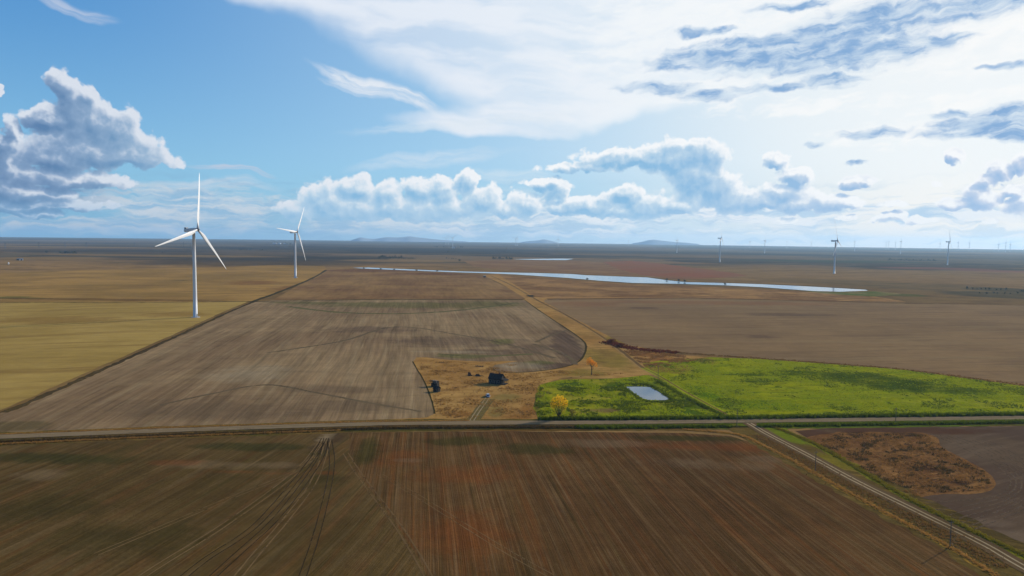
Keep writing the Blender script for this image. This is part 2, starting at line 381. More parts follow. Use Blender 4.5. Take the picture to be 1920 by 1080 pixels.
def catmull(pts, step=6.0, closed=False):
    out = []; n = len(pts)
    rng = range(n if closed else n - 1)
    for i in rng:
        p0 = pts[(i - 1) % n] if closed or i > 0 else pts[0]
        p1 = pts[i]; p2 = pts[(i + 1) % n]
        p3 = pts[(i + 2) % n] if closed or i + 2 < n else pts[-1]
        L = (Vector(p2) - Vector(p1)).length; k = max(1, min(60, int(L / step)))
        for j in range(k):
            t = j / k
            out.append(tuple(0.5 * (2 * p1[a] + (p2[a] - p0[a]) * t + (2 * p0[a] - 5 * p1[a] + 4 * p2[a] - p3[a]) * t * t + (3 * p1[a] - p0[a] - 3 * p2[a] + p3[a]) * t ** 3) for a in range(2)))
    if not closed: out.append(tuple(pts[-1]))
    return out
def linear(pts, step=6.0):
    out = []; n = len(pts)
    for i in range(n):
        a, b = pts[i], pts[(i + 1) % n]; k = max(1, min(80, int((Vector(b) - Vector(a)).length / step)))
        out += [(a[0] + (b[0] - a[0]) * j / k, a[1] + (b[1] - a[1]) * j / k) for j in range(k)]
    return out
def sheet(name, pts, z, mat, jit=0.8, smooth=False, kind='structure'):
    pp = catmull(pts, 8, True) if smooth else linear(pts, 8)
    bm = bmesh.new(); vs = []
    for (px, py) in pp:
        g = G(px, py); nz = mnoise.noise_vector(Vector((g.x * 0.06, g.y * 0.06, 1.7))) + 0.5 * mnoise.noise_vector(Vector((g.x * 0.3, g.y * 0.3, 5)))
        vs.append(bm.verts.new((g.x + nz.x * jit, g.y + nz.y * jit, z)))
    f = bm.faces.new(vs); bm.normal_update()
    if f.normal.z < 0: f.normal_flip()
    bmesh.ops.triangulate(bm, faces=[f])
    o = bm_obj(name, bm, mat); o['kind'] = kind
    return o
def ribbon(name, pts, width, z, mat, jit=0.15, off=0.0, kind='structure', world_pts=False, link_it=True):
    pp = catmull(pts, 7)
    W3 = [G(*p) for p in pp]
    # resample for long gaps
    bm = bmesh.new(); prev = None
    for i, g in enumerate(W3):
        t = (W3[min(i + 1, len(W3) - 1)] - W3[max(i - 1, 0)]).normalized(); nrm = Vector((t.y, -t.x, 0))
        j = mnoise.noise(Vector((g.x * 0.15, g.y * 0.15, off))) * jit; j2 = mnoise.noise(Vector((g.x * 0.2, g.y * 0.2, 9 + off))) * jit
        c = g + nrm * off
        a = bm.verts.new((c - nrm * (width / 2 + j)).to_tuple()[:2] + (z,)); b = bm.verts.new((c + nrm * (width / 2 + j2)).to_tuple()[:2] + (z,))
        if prev: bm.faces.new((prev[1], prev[0], a, b)[::-1])
        prev = (a, b)
    bm.normal_update()
    for f in bm.faces:
        if f.normal.z < 0: f.normal_flip()
    o = bm_obj(name, bm, mat); o['kind'] = kind
    return o
def faded(mat, amount=0.5, scale=0.08):
    """a thin trace on the soil: noise decides where it shows"""
    T = NT(mat.node_tree); T.dim = '2D'
    out = [n for n in T.n if n.type == 'OUTPUT_MATERIAL'][0]; p = [n for n in T.n if n.type == 'BSDF_PRINCIPLED'][0]
    geo = T.n.new('ShaderNodeNewGeometry'); tr = T.n.new('ShaderNodeBsdfTransparent'); mx = T.n.new('ShaderNodeMixShader')
    T.set(mx.inputs[0], T.ss(T.noise(geo.outputs['Position'], scale, 6, 0.75), 0.62 - amount * 0.4, 0.72 - amount * 0.3, 0.0, 0.85))
    T.l.new(tr.outputs[0], mx.inputs[1]); T.l.new(p.outputs[0], mx.inputs[2]); T.l.new(mx.outputs[0], out.inputs[0])
    return mat

# ------------------------------------------------------------------ the ground
gm, T, p, out = new_mat('prairie')
geo = T.n.new('ShaderNodeNewGeometry'); pos = geo.outputs['Position']
wv = T.v('SUBTRACT', T.noise(pos, 0.0015, 4, 0.55, color=True), (0.5, 0.5, 0.5))
posw = T.v('ADD', pos, T.scale(wv, 500.0))
r, s_ = rotated(T, posw, ROW)
cell = T.voro(T.xyz(T.m('MULTIPLY', r, 1 / 1300), T.m('MULTIPLY', s_, 1 / 800), 0), 1.0, metric='CHEBYCHEV', out='Color', rnd=0.75)
cs = T.sep(cell)
dist = T.sep(posw)[1]
near = T.mix(T.ss(cs[0], 0.2, 0.9), A(112, 90, 56), A(138, 110, 70))
near = T.mix(T.m('MULTIPLY', T.ss(cs[1], 0.6, 0.8), 0.6), near, A(112, 78, 54))
stk = T.noise(T.xyz(T.m('MULTIPLY', r, 1 / 260), T.m('MULTIPLY', s_, 1 / 60), 0), 1.0, 6, 0.65)
near = T.mix(T.ss(stk, 0.42, 0.66, 0, 0.7), near, A(98, 76, 48))
far = T.mix(T.ss(cs[2], 0.3, 0.8), A(66, 58, 48), A(88, 78, 60))
far = T.mix(T.m('MULTIPLY', T.ss(cs[1], 0.72, 0.84), 0.8), far, A(120, 98, 70))
far = T.mix(T.m('MULTIPLY', T.ss(cs[0], 0.2, 0.05), 0.9), far, A(42, 40, 40))
stk2 = T.noise(T.xyz(T.m('MULTIPLY', r, 1 / 700), T.m('MULTIPLY', s_, 1 / 110), 0), 1.0, 7, 0.7)
far = T.mix(T.ss(stk2, 0.5, 0.64, 0, 0.65), far, A(112, 94, 68))
far = T.mix(T.ss(stk2, 0.46, 0.36, 0, 0.7), far, A(50, 46, 42))
c = T.mix(T.ss(T.m('ADD', dist, T.m('MULTIPLY', T.sep(pos)[0], -0.05)), 2050, 2550), near, far)  # far land darkened in its base colour to imitate cloud shadow
def gpatch(c, ells, colr, amt, soft, sc_=0.004):
    pn = T.m('MULTIPLY', T.m('SUBTRACT', T.noise(pos, sc_, 7, 0.65), 0.5), 2.6)
    k = T.ss(T.m('ADD', T.m('SUBTRACT', 1.0, T.blobs(pos, [GE(*e) for e in ells], smooth=0.4)), T.m('MULTIPLY', pn, soft)), 0.0, 0.25 + soft)
    return T.mix(T.m('MULTIPLY', k, amt), c, colr)
c = gpatch(c, [(480, 491, 330, 9), (200, 470, 260, 4), (850, 469, 260, 5), (620, 482, 180, 4)], A(52, 48, 44), 0.7, 0.5)  # dark far bands: cloud shade put into the ground colour
c = gpatch(c, [(120, 463, 260, 1.6), (300, 479, 300, 2.2), (760, 489, 130, 3), (90, 484, 120, 4)], A(128, 104, 66), 0.75, 0.4)
c = gpatch(c, [(1230, 473, 300, 3), (1500, 478, 260, 2), (1700, 503, 300, 4), (1750, 476, 200, 2.0)], A(50, 46, 44), 0.7, 0.5)  # the same painted cloud shade on the right of the plain
c = gpatch(c, [(1480, 500, 160, 5), (1250, 493, 120, 2), (1650, 520, 300, 10)], A(126, 100, 64), 0.6, 0.5)
c = gpatch(c, [(1750, 538, 190, 10), (1560, 528, 150, 6)], A(92, 78, 52), 0.6, 0.5)
c = gpatch(c, [(1880, 553, 120, 8), (1900, 544, 90, 6)], A(62, 60, 44), 0.7, 0.4)
c = gpatch(c, [(1690, 553, 50, 3), (1610, 549, 60, 2)], A(74, 80, 34), 0.7, 0.4)
c = gpatch(c, [(1560, 490, 200, 2.5), (1640, 490, 60, 2)], A(58, 66, 42), 0.7, 0.4)
c = gpatch(c, [(1750, 503, 120, 2.5), (1860, 508, 80, 3), (1200, 500, 100, 4)], A(124, 82, 66), 0.6, 0.4)
g2 = T.noise(pos, 0.02, 8, 0.7)
g1 = T.noise(pos, 0.4, 4, 0.75)
c = T.scale(c, T.m('ADD', 1.0, T.m('ADD', T.m('MULTIPLY', T.m('SUBTRACT', g2, 0.5), 0.9), T.m('MULTIPLY', T.m('SUBTRACT', g1, 0.5), 0.5))))
T.set(p.inputs['Base Color'], T.v('MAXIMUM', c, (0.004, 0.004, 0.003))); p.inputs['Roughness'].default_value = 0.95; p.inputs['Specular IOR Level'].default_value = 0.0
bm = bmesh.new()
GR = 17500.0
bmesh.ops.create_circle(bm, cap_ends=True, cap_tris=True, segments=96, radius=GR)
o = bm_obj('ground', bm, gm); o['kind'] = 'structure'

DRY = A(150, 116, 66); GRN = A(86, 92, 34)
# B: stubble beyond the golden field
mB = ground_mat('far_stubble', A(130, 104, 58), A(156, 124, 70), streak=[(78, 14, 160, A(104, 76, 44), 0.75), (82, 10, 220, A(158, 124, 70), 0.5)], fine=0.14, big=0.006,
    patches=[([(560, 540, 60, 10), (480, 530, 60, 5)], A(112, 76, 44), 0.7, 0.5), ([(40, 559, 60, 2), (15, 558, 40, 4)], A(80, 84, 40), 0.7, 0.3), ([(200, 562, 340, 2.5)], A(88, 64, 36), 0.7, 0.4)])
sheet('stubble_field', [(-400, 518), (0, 512), (150, 507), (330, 503), (430, 500), (520, 497), (608, 499), (612, 505), (590, 520), (530, 545), (478, 565), (240, 567), (0, 567), (-400, 568)], 0.05, mB)
# C: brown field in rows
mC = ground_mat('upper_rows', A(116, 88, 58), A(136, 108, 70), rows=[(ROW, 6.0, 0.32, 10)], streak=[(82, 8, 130, A(104, 74, 50), 0.6)], fine=0.12,
    patches=[([(700, 507, 160, 4), (830, 514, 120, 3)], A(98, 66, 44), 0.7, 0.4), ([(760, 500, 140, 3)], A(150, 122, 78), 0.6, 0.4)])
sheet('row_crop_field', [(612, 506), (700, 503), (800, 509), (900, 515), (955, 541), (986, 560), (740, 560), (512, 562), (560, 535), (600, 518)], 0.06, mC)
# A: golden stubble
mA = ground_mat('golden_stubble', A(158, 134, 76), A(144, 121, 66), rows=[(70, 9.0, 0.07, 30)], streak=[(68, 16, 200, A(116, 90, 50), 0.55), (80, 10, 120, A(164, 140, 78), 0.4)], fine=0.1, big=0.01,
    patches=[([(120, 600, 160, 10), (330, 590, 80, 6)], A(122, 94, 48), 0.6, 0.5)])
sheet('golden_stubble_field', [(-600, 569), (0, 567), (240, 567), (466, 565), (420, 584), (330, 625), (200, 682), (80, 735), (0, 770), (-200, 850), (-600, 880)], 0.07, mA, 1.0)
# D: the big ploughed field
mD = ground_mat('ploughed_soil', A(119, 98, 74), A(135, 114, 86), rows=[(ROW, 2.4, 0.5, 16)], streak=[(80, 12, 150, A(92, 76, 60), 0.3), (ROW, 5, 120, A(142, 126, 98), 0.4)], fine=0.13, bump=0.4,
    patches=[([(760, 572, 240, 7), (920, 570, 80, 7), (580, 568, 90, 3)], A(88, 84, 48), 0.75, 0.35),
             ([(850, 640, 170, 13), (700, 618, 120, 8), (1000, 652, 60, 12), (930, 660, 120, 8)], A(92, 76, 62), 0.7, 0.5),
             ([(1062, 648, 34, 40), (1040, 686, 50, 8)], A(84, 68, 58), 0.8, 0.25),
             ([(600, 730, 120, 10), (400, 770, 260, 22), (660, 762, 120, 16)], A(98, 82, 64), 0.7, 0.4),
             ([(20, 800, 90, 14)], A(84, 74, 48), 0.7, 0.3),
             ([(870, 668, 70, 5), (940, 640, 30, 7), (1010, 680, 40, 5)], A(82, 86, 42), 0.6, 0.3),
             ([(850, 660, 100, 3), (470, 700, 100, 20), (980, 685, 60, 8)], A(142, 130, 108), 0.5, 0.5)])
DP = [(0, 812), (-30, 790), (0, 776), (80, 742), (200, 690), (330, 632), (420, 590), (476, 567), (512, 563), (740, 562), (984, 563), (1015, 585), (1060, 615), (1090, 636), (1099, 650), (1094, 668), (1078, 682), (1045, 691),
      (1000, 697), (950, 699), (928, 695), (921, 690), (930, 684), (960, 679), (972, 677), (900, 678), (840, 675), (800, 670), (782, 670), (774, 678), (780, 690), (797, 718), (812, 760), (815, 776), (800, 783), (640, 790), (333, 799), (100, 808)]
sheet('ploughed_field', DP, 0.08, mD, 0.7)
# E: dry grass of the abandoned farmyard and the strip of pasture leading away from it
mE = ground_mat('dry_grass', A(160, 126, 74), A(146, 110, 62), streak=[(80, 5, 30, A(120, 88, 46), 0.5)], fine=0.3, big=0.02, bump=0.5, bscale=0.9,
    patches=[([(1140, 672, 60, 26), (1090, 700, 60, 12), (1160, 640, 30, 14)], A(116, 100, 44), 0.8, 0.4), ([(1100, 707, 80, 3), (1180, 655, 20, 10)], A(160, 126, 76), 0.6, 0.3), ([(1210, 664, 60, 7), (1250, 676, 50, 9)], A(124, 80, 44), 0.8, 0.6), ([(1050, 600, 30, 10), (1100, 630, 30, 10), (1010, 575, 20, 5), (1130, 660, 24, 16)], A(120, 94, 52), 0.7, 0.8),
             ([(950, 745, 34, 12), (930, 770, 20, 14), (900, 770, 12, 18)], A(112, 100, 56), 0.7, 0.4),
             ([(860, 776, 50, 7), (975, 782, 40, 6), (990, 768, 16, 16)], A(122, 82, 40), 0.6, 0.5), ([(1120, 680, 30, 4)], A(96, 78, 44), 0.6, 0.5)])
sheet('pasture', [(760, 665), (985, 560), (940, 532), (905, 516), (935, 514), (1000, 545), (1090, 600), (1150, 635), (1240, 662), (1335, 671), (1310, 690), (1220, 704), (1180, 708), (1040, 712), (1010, 730), (1000, 760), (1008, 787), (900, 790), (780, 790), (640, 793)], 0.065, mE, 0.5)
# G: broad tan fallow field on the right
mG = ground_mat('tan_fallow', A(118, 96, 70), A(130, 106, 76), rows=[(66, 7.0, 0.07, 40)], streak=[(82, 9, 120, A(98, 78, 60), 0.55), (86, 14, 240, A(132, 114, 84), 0.5)], fine=0.12, big=0.008,
    patches=[([(1350, 568, 300, 4), (1100, 570, 80, 6)], A(120, 82, 56), 0.5, 0.4), ([(1600, 700, 400, 12)], A(112, 88, 68), 0.5, 0.4), ([(1430, 632, 40, 4), (1210, 578, 40, 3), (1480, 590, 120, 4)], A(88, 70, 56), 0.6, 0.4)])
sheet('fallow_field', [(1022, 562), (1300, 560), (1560, 566), (1700, 570), (2000, 572), (2500, 574), (2500, 760), (1920, 720), (1700, 692), (1560, 681), (1400, 671), (1270, 660), (1180, 648), (1125, 622), (1060, 588), (1020, 566)], 0.085, mG)
# strip of rough grass between the river and the fallow field
mS = ground_mat('rough_grass', A(142, 108, 66), A(112, 82, 50), mott=(0.44, 0.56), streak=[(84, 12, 110, A(172, 138, 90), 0.9), (78, 8, 90, A(96, 66, 44), 0.7)], fine=0.25, big=0.01)
sheet('rough_pasture', [(935, 516), (1000, 519), (1100, 527), (1190, 533), (1270, 535), (1360, 539), (1430, 542), (1530, 548), (1640, 556), (1700, 566), (1560, 564), (1300, 558), (1022, 560), (1000, 556), (985, 545)], 0.07, mS)
# F: the green field
DARKG = [(1590, 707, 100, 13), (1690, 722, 110, 14), (1800, 733, 70, 8), (1500, 700, 60, 6), (1400, 703, 50, 3), (1410, 716, 40, 3)]
mF = ground_mat('green_crop', A(134, 136, 14), A(112, 122, 14), streak=[(84, 7, 40, A(136, 138, 34), 0.7), (80, 4, 30, A(72, 98, 18), 0.7)], fine=0.42, big=0.02, bump=0.9, bscale=0.7, grain=1.3,
    patches=[(DARKG, A(54, 72, 14), 0.95, 0.6),
             ([(1250, 690, 60, 12), (1320, 676, 24, 8)], A(120, 96, 46), 0.9, 0.35), ([(1420, 760, 110, 12), (1330, 745, 30, 24)], A(72, 104, 14), 0.7, 0.5), ([(1800, 756, 160, 8)], A(138, 140, 36), 0.6, 0.5)])
sheet('green_field', [(1205, 682), (1240, 676), (1290, 673), (1335, 670), (1420, 673), (1560, 683), (1700, 694), (1920, 724), (2500, 790), (2300, 772), (1920, 779), (1600, 782), (1372, 785), (1300, 742), (1240, 706), (1212, 692)], 0.09, mF)
mF2 = ground_mat('green_rough', A(116, 124, 20), A(132, 130, 26), streak=[(84, 6, 30, A(80, 102, 20), 0.7), (80, 5, 26, A(140, 130, 48), 0.6)], fine=0.42, big=0.02, bump=0.9, bscale=0.7, grain=1.3,
    patches=[([(1190, 726, 90, 14), (1260, 738, 50, 16), (1280, 768, 60, 14), (1070, 722, 60, 8), (1190, 752, 40, 5)], A(58, 82, 16), 0.85, 0.6), ([(1130, 770, 60, 5)], A(112, 90, 60), 0.8, 0.4), ([(1200, 767, 22, 3), (1020, 737, 20, 5), (1005, 750, 8, 20)], A(70, 66, 34), 0.8, 0.3),
             ([(1100, 748, 60, 10), (1240, 760, 60, 4)], A(146, 138, 46), 0.6, 0.4)])
sheet('green_meadow', [(1012, 722), (1050, 712), (1150, 710), (1215, 703), (1250, 716), (1300, 746), (1360, 784), (1200, 786), (1010, 787), (1000, 765), (1004, 742)], 0.092, mF2, 1.0)
# M: the near field: olive stubble left of the tracks, redder rows right of them; soil tones darkened to imitate cloud shadow
mM = ground_mat('near_soil', A(80, 58, 34), A(94, 70, 42), rows=[(ROW + 1, 1.3, 0.3, 6), (ROW + 1, 0.5, 0.26, 5)], streak=[(ROW + 1, 3.6, 110, A(104, 64, 32), 0.5), (ROW + 1, 3.0, 90, A(66, 58, 32), 0.4), (ROW, 1.2, 90, A(124, 104, 76), 0.3)], fine=0.22, big=0.012, bump=0.45,
    patches=[([(760, 862, 50, 22), (850, 890, 160, 22), (1350, 838, 200, 10), (860, 1000, 150, 60)], A(112, 62, 28), 0.5, 0.9),
             ([(870, 828, 90, 11), (1000, 842, 90, 13), (690, 845, 34, 30), (1300, 822, 130, 6)], A(56, 54, 24), 0.75, 0.5),
             ([(1100, 832, 110, 10), (770, 864, 40, 5), (1420, 860, 60, 10), (1330, 870, 160, 14)], A(112, 94, 74), 0.45, 0.6)])
sheet('red_stubble_ground', [(655, 811), (960, 809), (1280, 812), (1370, 818), (1415, 833), (1475, 865), (1575, 922), (1675, 977), (1775, 1031), (1850, 1080), (2000, 1165), (2300, 1350), (2000, 1600), (1150, 1600), (840, 1150), (780, 1042), (745, 987), (700, 927), (670, 887), (655, 850)], 0.08, mM, 0.5)
mM2 = ground_mat('near_soil_olive', A(80, 64, 36), A(92, 74, 44), rows=[(10, 1.4, 0.28, 14), (10, 0.55, 0.26, 12)], streak=[(10, 3.4, 140, A(66, 58, 30), 0.6), (11, 2.4, 90, A(108, 90, 62), 0.45), (8, 5, 60, A(98, 62, 34), 0.35)], fine=0.22, big=0.012, bump=0.45,
    patches=[([(480, 838, 150, 10), (100, 860, 220, 13), (600, 850, 40, 8)], A(54, 54, 26), 0.75, 0.5), ([(620, 822, 36, 16), (600, 840, 34, 12)], A(66, 52, 38), 0.7, 0.5),
             ([(617, 818, 20, 8), (606, 826, 16, 5)], A(150, 132, 104), 0.7, 0.9),
             ([(250, 1010, 200, 50), (60, 960, 120, 40), (600, 900, 60, 20)], A(58, 52, 26), 0.65, 0.6), ([(400, 872, 120, 10), (60, 895, 60, 14), (520, 872, 70, 8)], A(116, 98, 74), 0.5, 0.6),
             ([(320, 868, 70, 7), (430, 884, 60, 4), (520, 887, 60, 4), (610, 886, 30, 5)], A(112, 64, 34), 0.5, 0.9)])
sheet('olive_stubble_ground', [(-900, 905), (-300, 852), (0, 836), (333, 823), (620, 812), (655, 811), (655, 850), (670, 887), (700, 927), (745, 987), (780, 1042), (840, 1150), (1150, 1600), (-200, 1600), (-900, 1300)], 0.079, mM2, 0.5)
# N: bare field right of the lane, and its island of rough red grass
mN = ground_mat('bare_soil', A(92, 76, 60), A(82, 66, 54), rows=[(60, 2.2, 0.12, 80)], streak=[(70, 6, 60, A(106, 90, 74), 0.5)], fine=0.14, big=0.02, bump=0.4,
    patches=[([(1590, 850, 130, 55), (1540, 820, 60, 20), (1700, 808, 220, 8)], A(78, 54, 40), 0.85, 0.3), ([(1850, 980, 60, 10), (1900, 1010, 60, 20)], A(112, 96, 80), 0.5, 0.4)])
sheet('bare_field', [(1492, 808), (1560, 803), (1920, 799), (2400, 792), (2900, 860), (2900, 1250), (2300, 1250), (1920, 1046), (1800, 992), (1726, 945), (1600, 874), (1515, 822)], 0.082, mN, 0.6)
mN2 = ground_mat('red_grass', A(122, 88, 52), A(104, 72, 44), streak=[(75, 3, 14, A(138, 104, 62), 0.7), (60, 3, 9, A(66, 48, 34), 0.7)], fine=0.5, big=0.05, bump=0.9, bscale=0.8, grain=1.4,
    patches=[([(1730, 875, 36, 12), (1795, 903, 30, 8), (1610, 815, 30, 7), (1700, 815, 60, 5)], A(54, 40, 30), 0.8, 0.5)])
sheet('rough_grass_patch', [(1513, 823), (1560, 812), (1597, 810), (1740, 814), (1773, 843), (1847, 883), (1864, 908), (1830, 925), (1747, 927), (1717, 934), (1647, 903), (1563, 850)], 0.1, mN2, 1.2, smooth=True)
# reddish field and tan strips over the river
mR = ground_mat('red_field', A(130, 82, 58), A(124, 88, 62), streak=[(80, 14, 160, A(112, 74, 54), 0.7), (82, 20, 260, A(124, 98, 68), 0.5)], fine=0.12)
sheet('red_field', [(1130, 491), (1185, 489), (1230, 493), (1300, 502), (1370, 511), (1402, 517), (1370, 520), (1300, 523), (1255, 522), (1200, 515), (1160, 505)], 0.05, mR, 3)
mT = ground_mat('tan_far', A(132, 104, 70), A(118, 88, 60), streak=[(80, 20, 160, A(108, 78, 54), 0.7)], rows=[(ROW + 30, 22, 0.1, 30)], fine=0.12)
sheet('tan_field', [(868, 489), (940, 488), (1080, 489), (1130, 492), (1165, 507), (1200, 517), (1100, 514), (1020, 511), (940, 506), (890, 500)], 0.045, mT, 3)

# ------------------------------------------------------------------ water
def water(name, tint, rough, bump):
    m, T, p, out = new_mat(name)
    geo = T.n.new('ShaderNodeNewGeometry')
    p.inputs['Base Color'].default_value = tint + (1,); p.inputs['Roughness'].default_value = rough; p.inputs['Specular IOR Level'].default_value = 0.5
    p.inputs['IOR'].default_value = 1.33
    b = T.n.new('ShaderNodeBump'); b.inputs['Strength'].default_value = bump; b.inputs['Distance'].default_value = 0.05
    T.set(b.inputs['Height'], T.noise(geo.outputs['Position'], 0.7, 3, 0.6)); T.l.new(b.outputs[0], p.inputs['Normal'])
    return m
mW = water('river_water', (0.10, 0.13, 0.15), 0.12, 0.15)
river_up = [(662, 502), (690, 501.6), (722, 503), (790, 506), (860, 508.8), (939, 510.7), (1006, 512), (1074, 514), (1100, 516.2), (1176, 519), (1214, 520.3), (1253, 525.8), (1286, 529), (1362, 530.8), (1428, 533), (1520, 537.4), (1566, 540), (1622, 543.3), (1627, 545)]
river_dn = [(1576, 547), (1522, 545.5), (1428, 538.5), (1358, 535), (1264, 532), (1187, 530.6), (1120, 526), (1060, 520.8), (966, 514.6), (911, 512.2), (844, 510.2), (790, 508), (730, 505.6), (681, 503.6)]
sheet('river', river_up + river_dn, 0.12, mW, 1.5)
sheet('lake', [(960, 486), (1010, 485.3), (1050, 484.8), (1075, 485.2), (1062, 487.6), (1030, 487.6), (993, 487)], 0.12, mW, 4)
mP = water('pond_water', (0.07, 0.10, 0.12), 0.04, 0.06)
pond_px = [(1170, 727), (1188, 725.5), (1218, 726.5), (1232, 733), (1246, 741), (1257, 748), (1248, 750.5), (1215, 750), (1203, 747), (1190, 739)]
mMud = ground_mat('pond_bank', A(62, 70, 28), A(52, 58, 26), fine=0.4)
cxp, cyp = 1213, 738.5
sheet('pond_bank', [(cxp + (x - cxp) * 1.12, cyp + (y - cyp) * 1.3 - 0.8) for x, y in pond_px], 0.10, mMud, 1.2, smooth=True)
sheet('pond', pond_px, 0.13, mP, 0.5, smooth=True)
mBk = ground_mat('river_bank', A(70, 62, 40), A(88, 76, 46), fine=0.3)
ribbon('river_bank', [(x, y - 0.9) for x, y in river_up[6:]], 9, 0.11, mBk, 3)
ribbon('river_bank', [(x, y + 0.8) for x, y in river_dn[1:9]], 6, 0.115, mBk, 3)
mGB = ground_mat('marsh', A(80, 90, 36), A(128, 112, 74), fine=0.3)
sheet('marsh', [(1500, 545), (1576, 548.5), (1640, 546), (1690, 551), (1640, 556), (1560, 552)], 0.1, mGB, 3)

# ------------------------------------------------------------------ roads, lanes, verges
road_px = [(-500, 841), (-200, 828), (0, 820), (333, 807), (640, 797), (760, 794.2), (960, 793.4), (1140, 792.8), (1280, 791.5), (1600, 787.8), (1920, 784), (2200, 781), (2600, 776)]
mRd = ground_mat('gravel', A(112, 98, 78), A(124, 108, 86), streak=[(84, 1.2, 120, A(136, 120, 98), 0.5)], fine=0.12, bump=0.15)
mVg = ground_mat('verge_grass', A(104, 82, 44), A(84, 74, 34), fine=0.4, big=0.02, bump=0.8, grain=1.3,
    patches=[([(1600, 800, 420, 16)], A(84, 98, 24), 0.9, 0.4), ([(900, 803, 300, 6)], A(104, 72, 36), 0.7, 0.4)])
ribbon('verge', road_px, 20.0, 0.10, mVg, 1.5, off=3.0)
ribbon('road', road_px, 6.6, 0.30, mRd, 0.25)
mDt = ground_mat('ditch_grass', A(52, 50, 22), A(66, 60, 28), fine=0.4, bump=0.8)  # dark grass, with the ditch's shade put into its colour
ribbon('ditch', road_px, 3.2, 0.14, mDt, 1.2, off=9.0)
lane_px = [(1404, 794), (1413, 799), (1440, 815), (1513, 853), (1613, 907), (1747, 973), (1847, 1023), (1920, 1065), (2100, 1165), (2400, 1330)]
mLn = ground_mat('lane_soil', A(98, 80, 58), A(84, 68, 46), fine=0.2, bump=0.3)
mRt = ground_mat('rut', A(158, 142, 116), A(138, 122, 96), fine=0.2, bump=0.2)
mLv = ground_mat('lane_verge', A(94, 78, 40), A(74, 62, 34), streak=[(115, 2, 30, A(120, 98, 50), 0.6)], fine=0.35, bump=0.7, patches=[([(1500, 815, 80, 24), (1440, 800, 40, 8)], A(100, 112, 24), 0.9, 0.3), ([(1600, 865, 90, 20)], A(118, 108, 34), 0.8, 0.4)])
ribbon('lane_verge', lane_px[1:], 26.0, 0.105, mLv, 2.0, off=1.0)
ribbon('lane', lane_px, 6.2, 0.2, mLn, 0.4)
for k in (-0.95, 0.95): ribbon('wheel_rut', lane_px, 0.62, 0.22, mRt, 0.12, off=k)
mYl = ground_mat('yellow_grass', A(150, 116, 48), A(128, 98, 40), fine=0.35)
mYg = ground_mat('yellowgreen_grass', A(118, 116, 32), A(100, 98, 28), fine=0.35)
ribbon('field_margin', [(1280, 806), (1380, 815), (1423, 833), (1480, 862), (1580, 919), (1680, 974), (1780, 1028), (1857, 1077), (2000, 1158)], 2.0, 0.115, mYl, 1.0)
ribbon('field_margin', [(1450, 800), (1500, 822), (1560, 852), (1640, 900), (1720, 945), (1830, 1000), (1920, 1045), (2100, 1130)], 3.0, 0.115, mYg, 1.2)
ribbon('field_margin', [(1480, 801), (1600, 797), (1760, 795), (1920, 793), (2300, 788)], 2.5, 0.13, mYg, 0.8)
ribbon('field_margin', [(-300, 846), (0, 833), (333, 818), (560, 807), (720, 805)], 1.3, 0.13, mYl, 0.8)
ribbon('field_margin', [(-300, 826), (0, 815), (333, 802.5), (640, 793), (820, 790)], 1.6, 0.13, mYl, 0.8)
# farm track beside the big field, and its branch
mTr = ground_mat('track_soil', A(108, 84, 54), A(92, 72, 48), fine=0.2)
trk = [(1374, 784), (1330, 760), (1290, 738), (1235, 705), (1205, 690), (1160, 655), (1120, 626), (1060, 590), (1015, 567), (985, 550), (955, 533), (920, 517)]
ribbon('farm_track', trk, 3.0, 0.13, mTr, 0.5)
mTl = ground_mat('track_light', A(150, 122, 78), A(136, 108, 66), fine=0.15)
ribbon('farm_track', trk[3:], 1.4, 0.14, mTl, 0.4, off=-1.6)
mLg = ground_mat('bright_grass', A(132, 140, 30), A(112, 122, 24), fine=0.3)
ribbon('grass_strip', trk[:5], 1.2, 0.15, mLg, 0.3, off=-1.0)
ribbon('grass_strip', trk[:5], 1.2, 0.15, mLg, 0.3, off=1.4)
mDk = ground_mat('dark_margin', A(70, 58, 36), A(58, 52, 30), fine=0.3)
ribbon('hedge_bank', [(1370, 785), (1320, 762), (1275, 738), (1235, 714)], 2.2, 0.14, mDk, 0.6, off=-1.2)
ribbon('field_margin', [(0, 774), (80, 740), (200, 687), (330, 629), (420, 588), (470, 567)], 4.0, 0.12, faded(ground_mat('margin_soil', A(84, 70, 44), A(72, 60, 40), fine=0.3), 0.9, 0.15), 2.0, off=2)
ribbon('field_margin', [(470, 567), (530, 545), (585, 522), (612, 506)], 6.0, 0.12, mDk, 2.0)
ribbon('field_margin', [(-300, 567), (0, 567), (240, 567), (466, 565.5), (740, 561.5), (984, 562)], 5.0, 0.12, faded(ground_mat('margin_green', A(70, 62, 32), A(60, 58, 28), fine=0.3), 0.9, 0.05), 3.0)
ribbon('field_margin', [(984, 563), (1015, 585), (1060, 615), (1090, 636), (1099, 650), (1094, 668), (1078, 682), (1045, 691), (1000, 697), (950, 699), (928, 695), (921, 690)], 1.5, 0.12, mDk, 0.6)
ribbon('field_margin', [(774, 678), (780, 690), (797, 718), (812, 760), (815, 776)], 0.9, 0.12, mDk, 0.4)
ribbon('field_margin', [(1020, 562), (1300, 559), (1560, 565), (1700, 569), (1920, 572)], 6, 0.12, faded(ground_mat('margin_red', A(112, 72, 48), A(100, 72, 46), fine=0.3), 0.7, 0.03), 3)
# drive into the farmyard
drv = [(884, 790), (893, 776), (902, 763), (912, 750), (914, 745)]
for k in (-0.9, 0.9): ribbon('wheel_rut', drv, 0.55, 0.16, mRt, 0.1, off=k)
ribbon('driveway', [(885, 791), (897, 775), (908, 760), (918, 748)], 6.0, 0.12, faded(ground_mat('drive_grass', A(116, 102, 62), A(104, 92, 56), fine=0.2), 0.9, 0.3), 1.0)
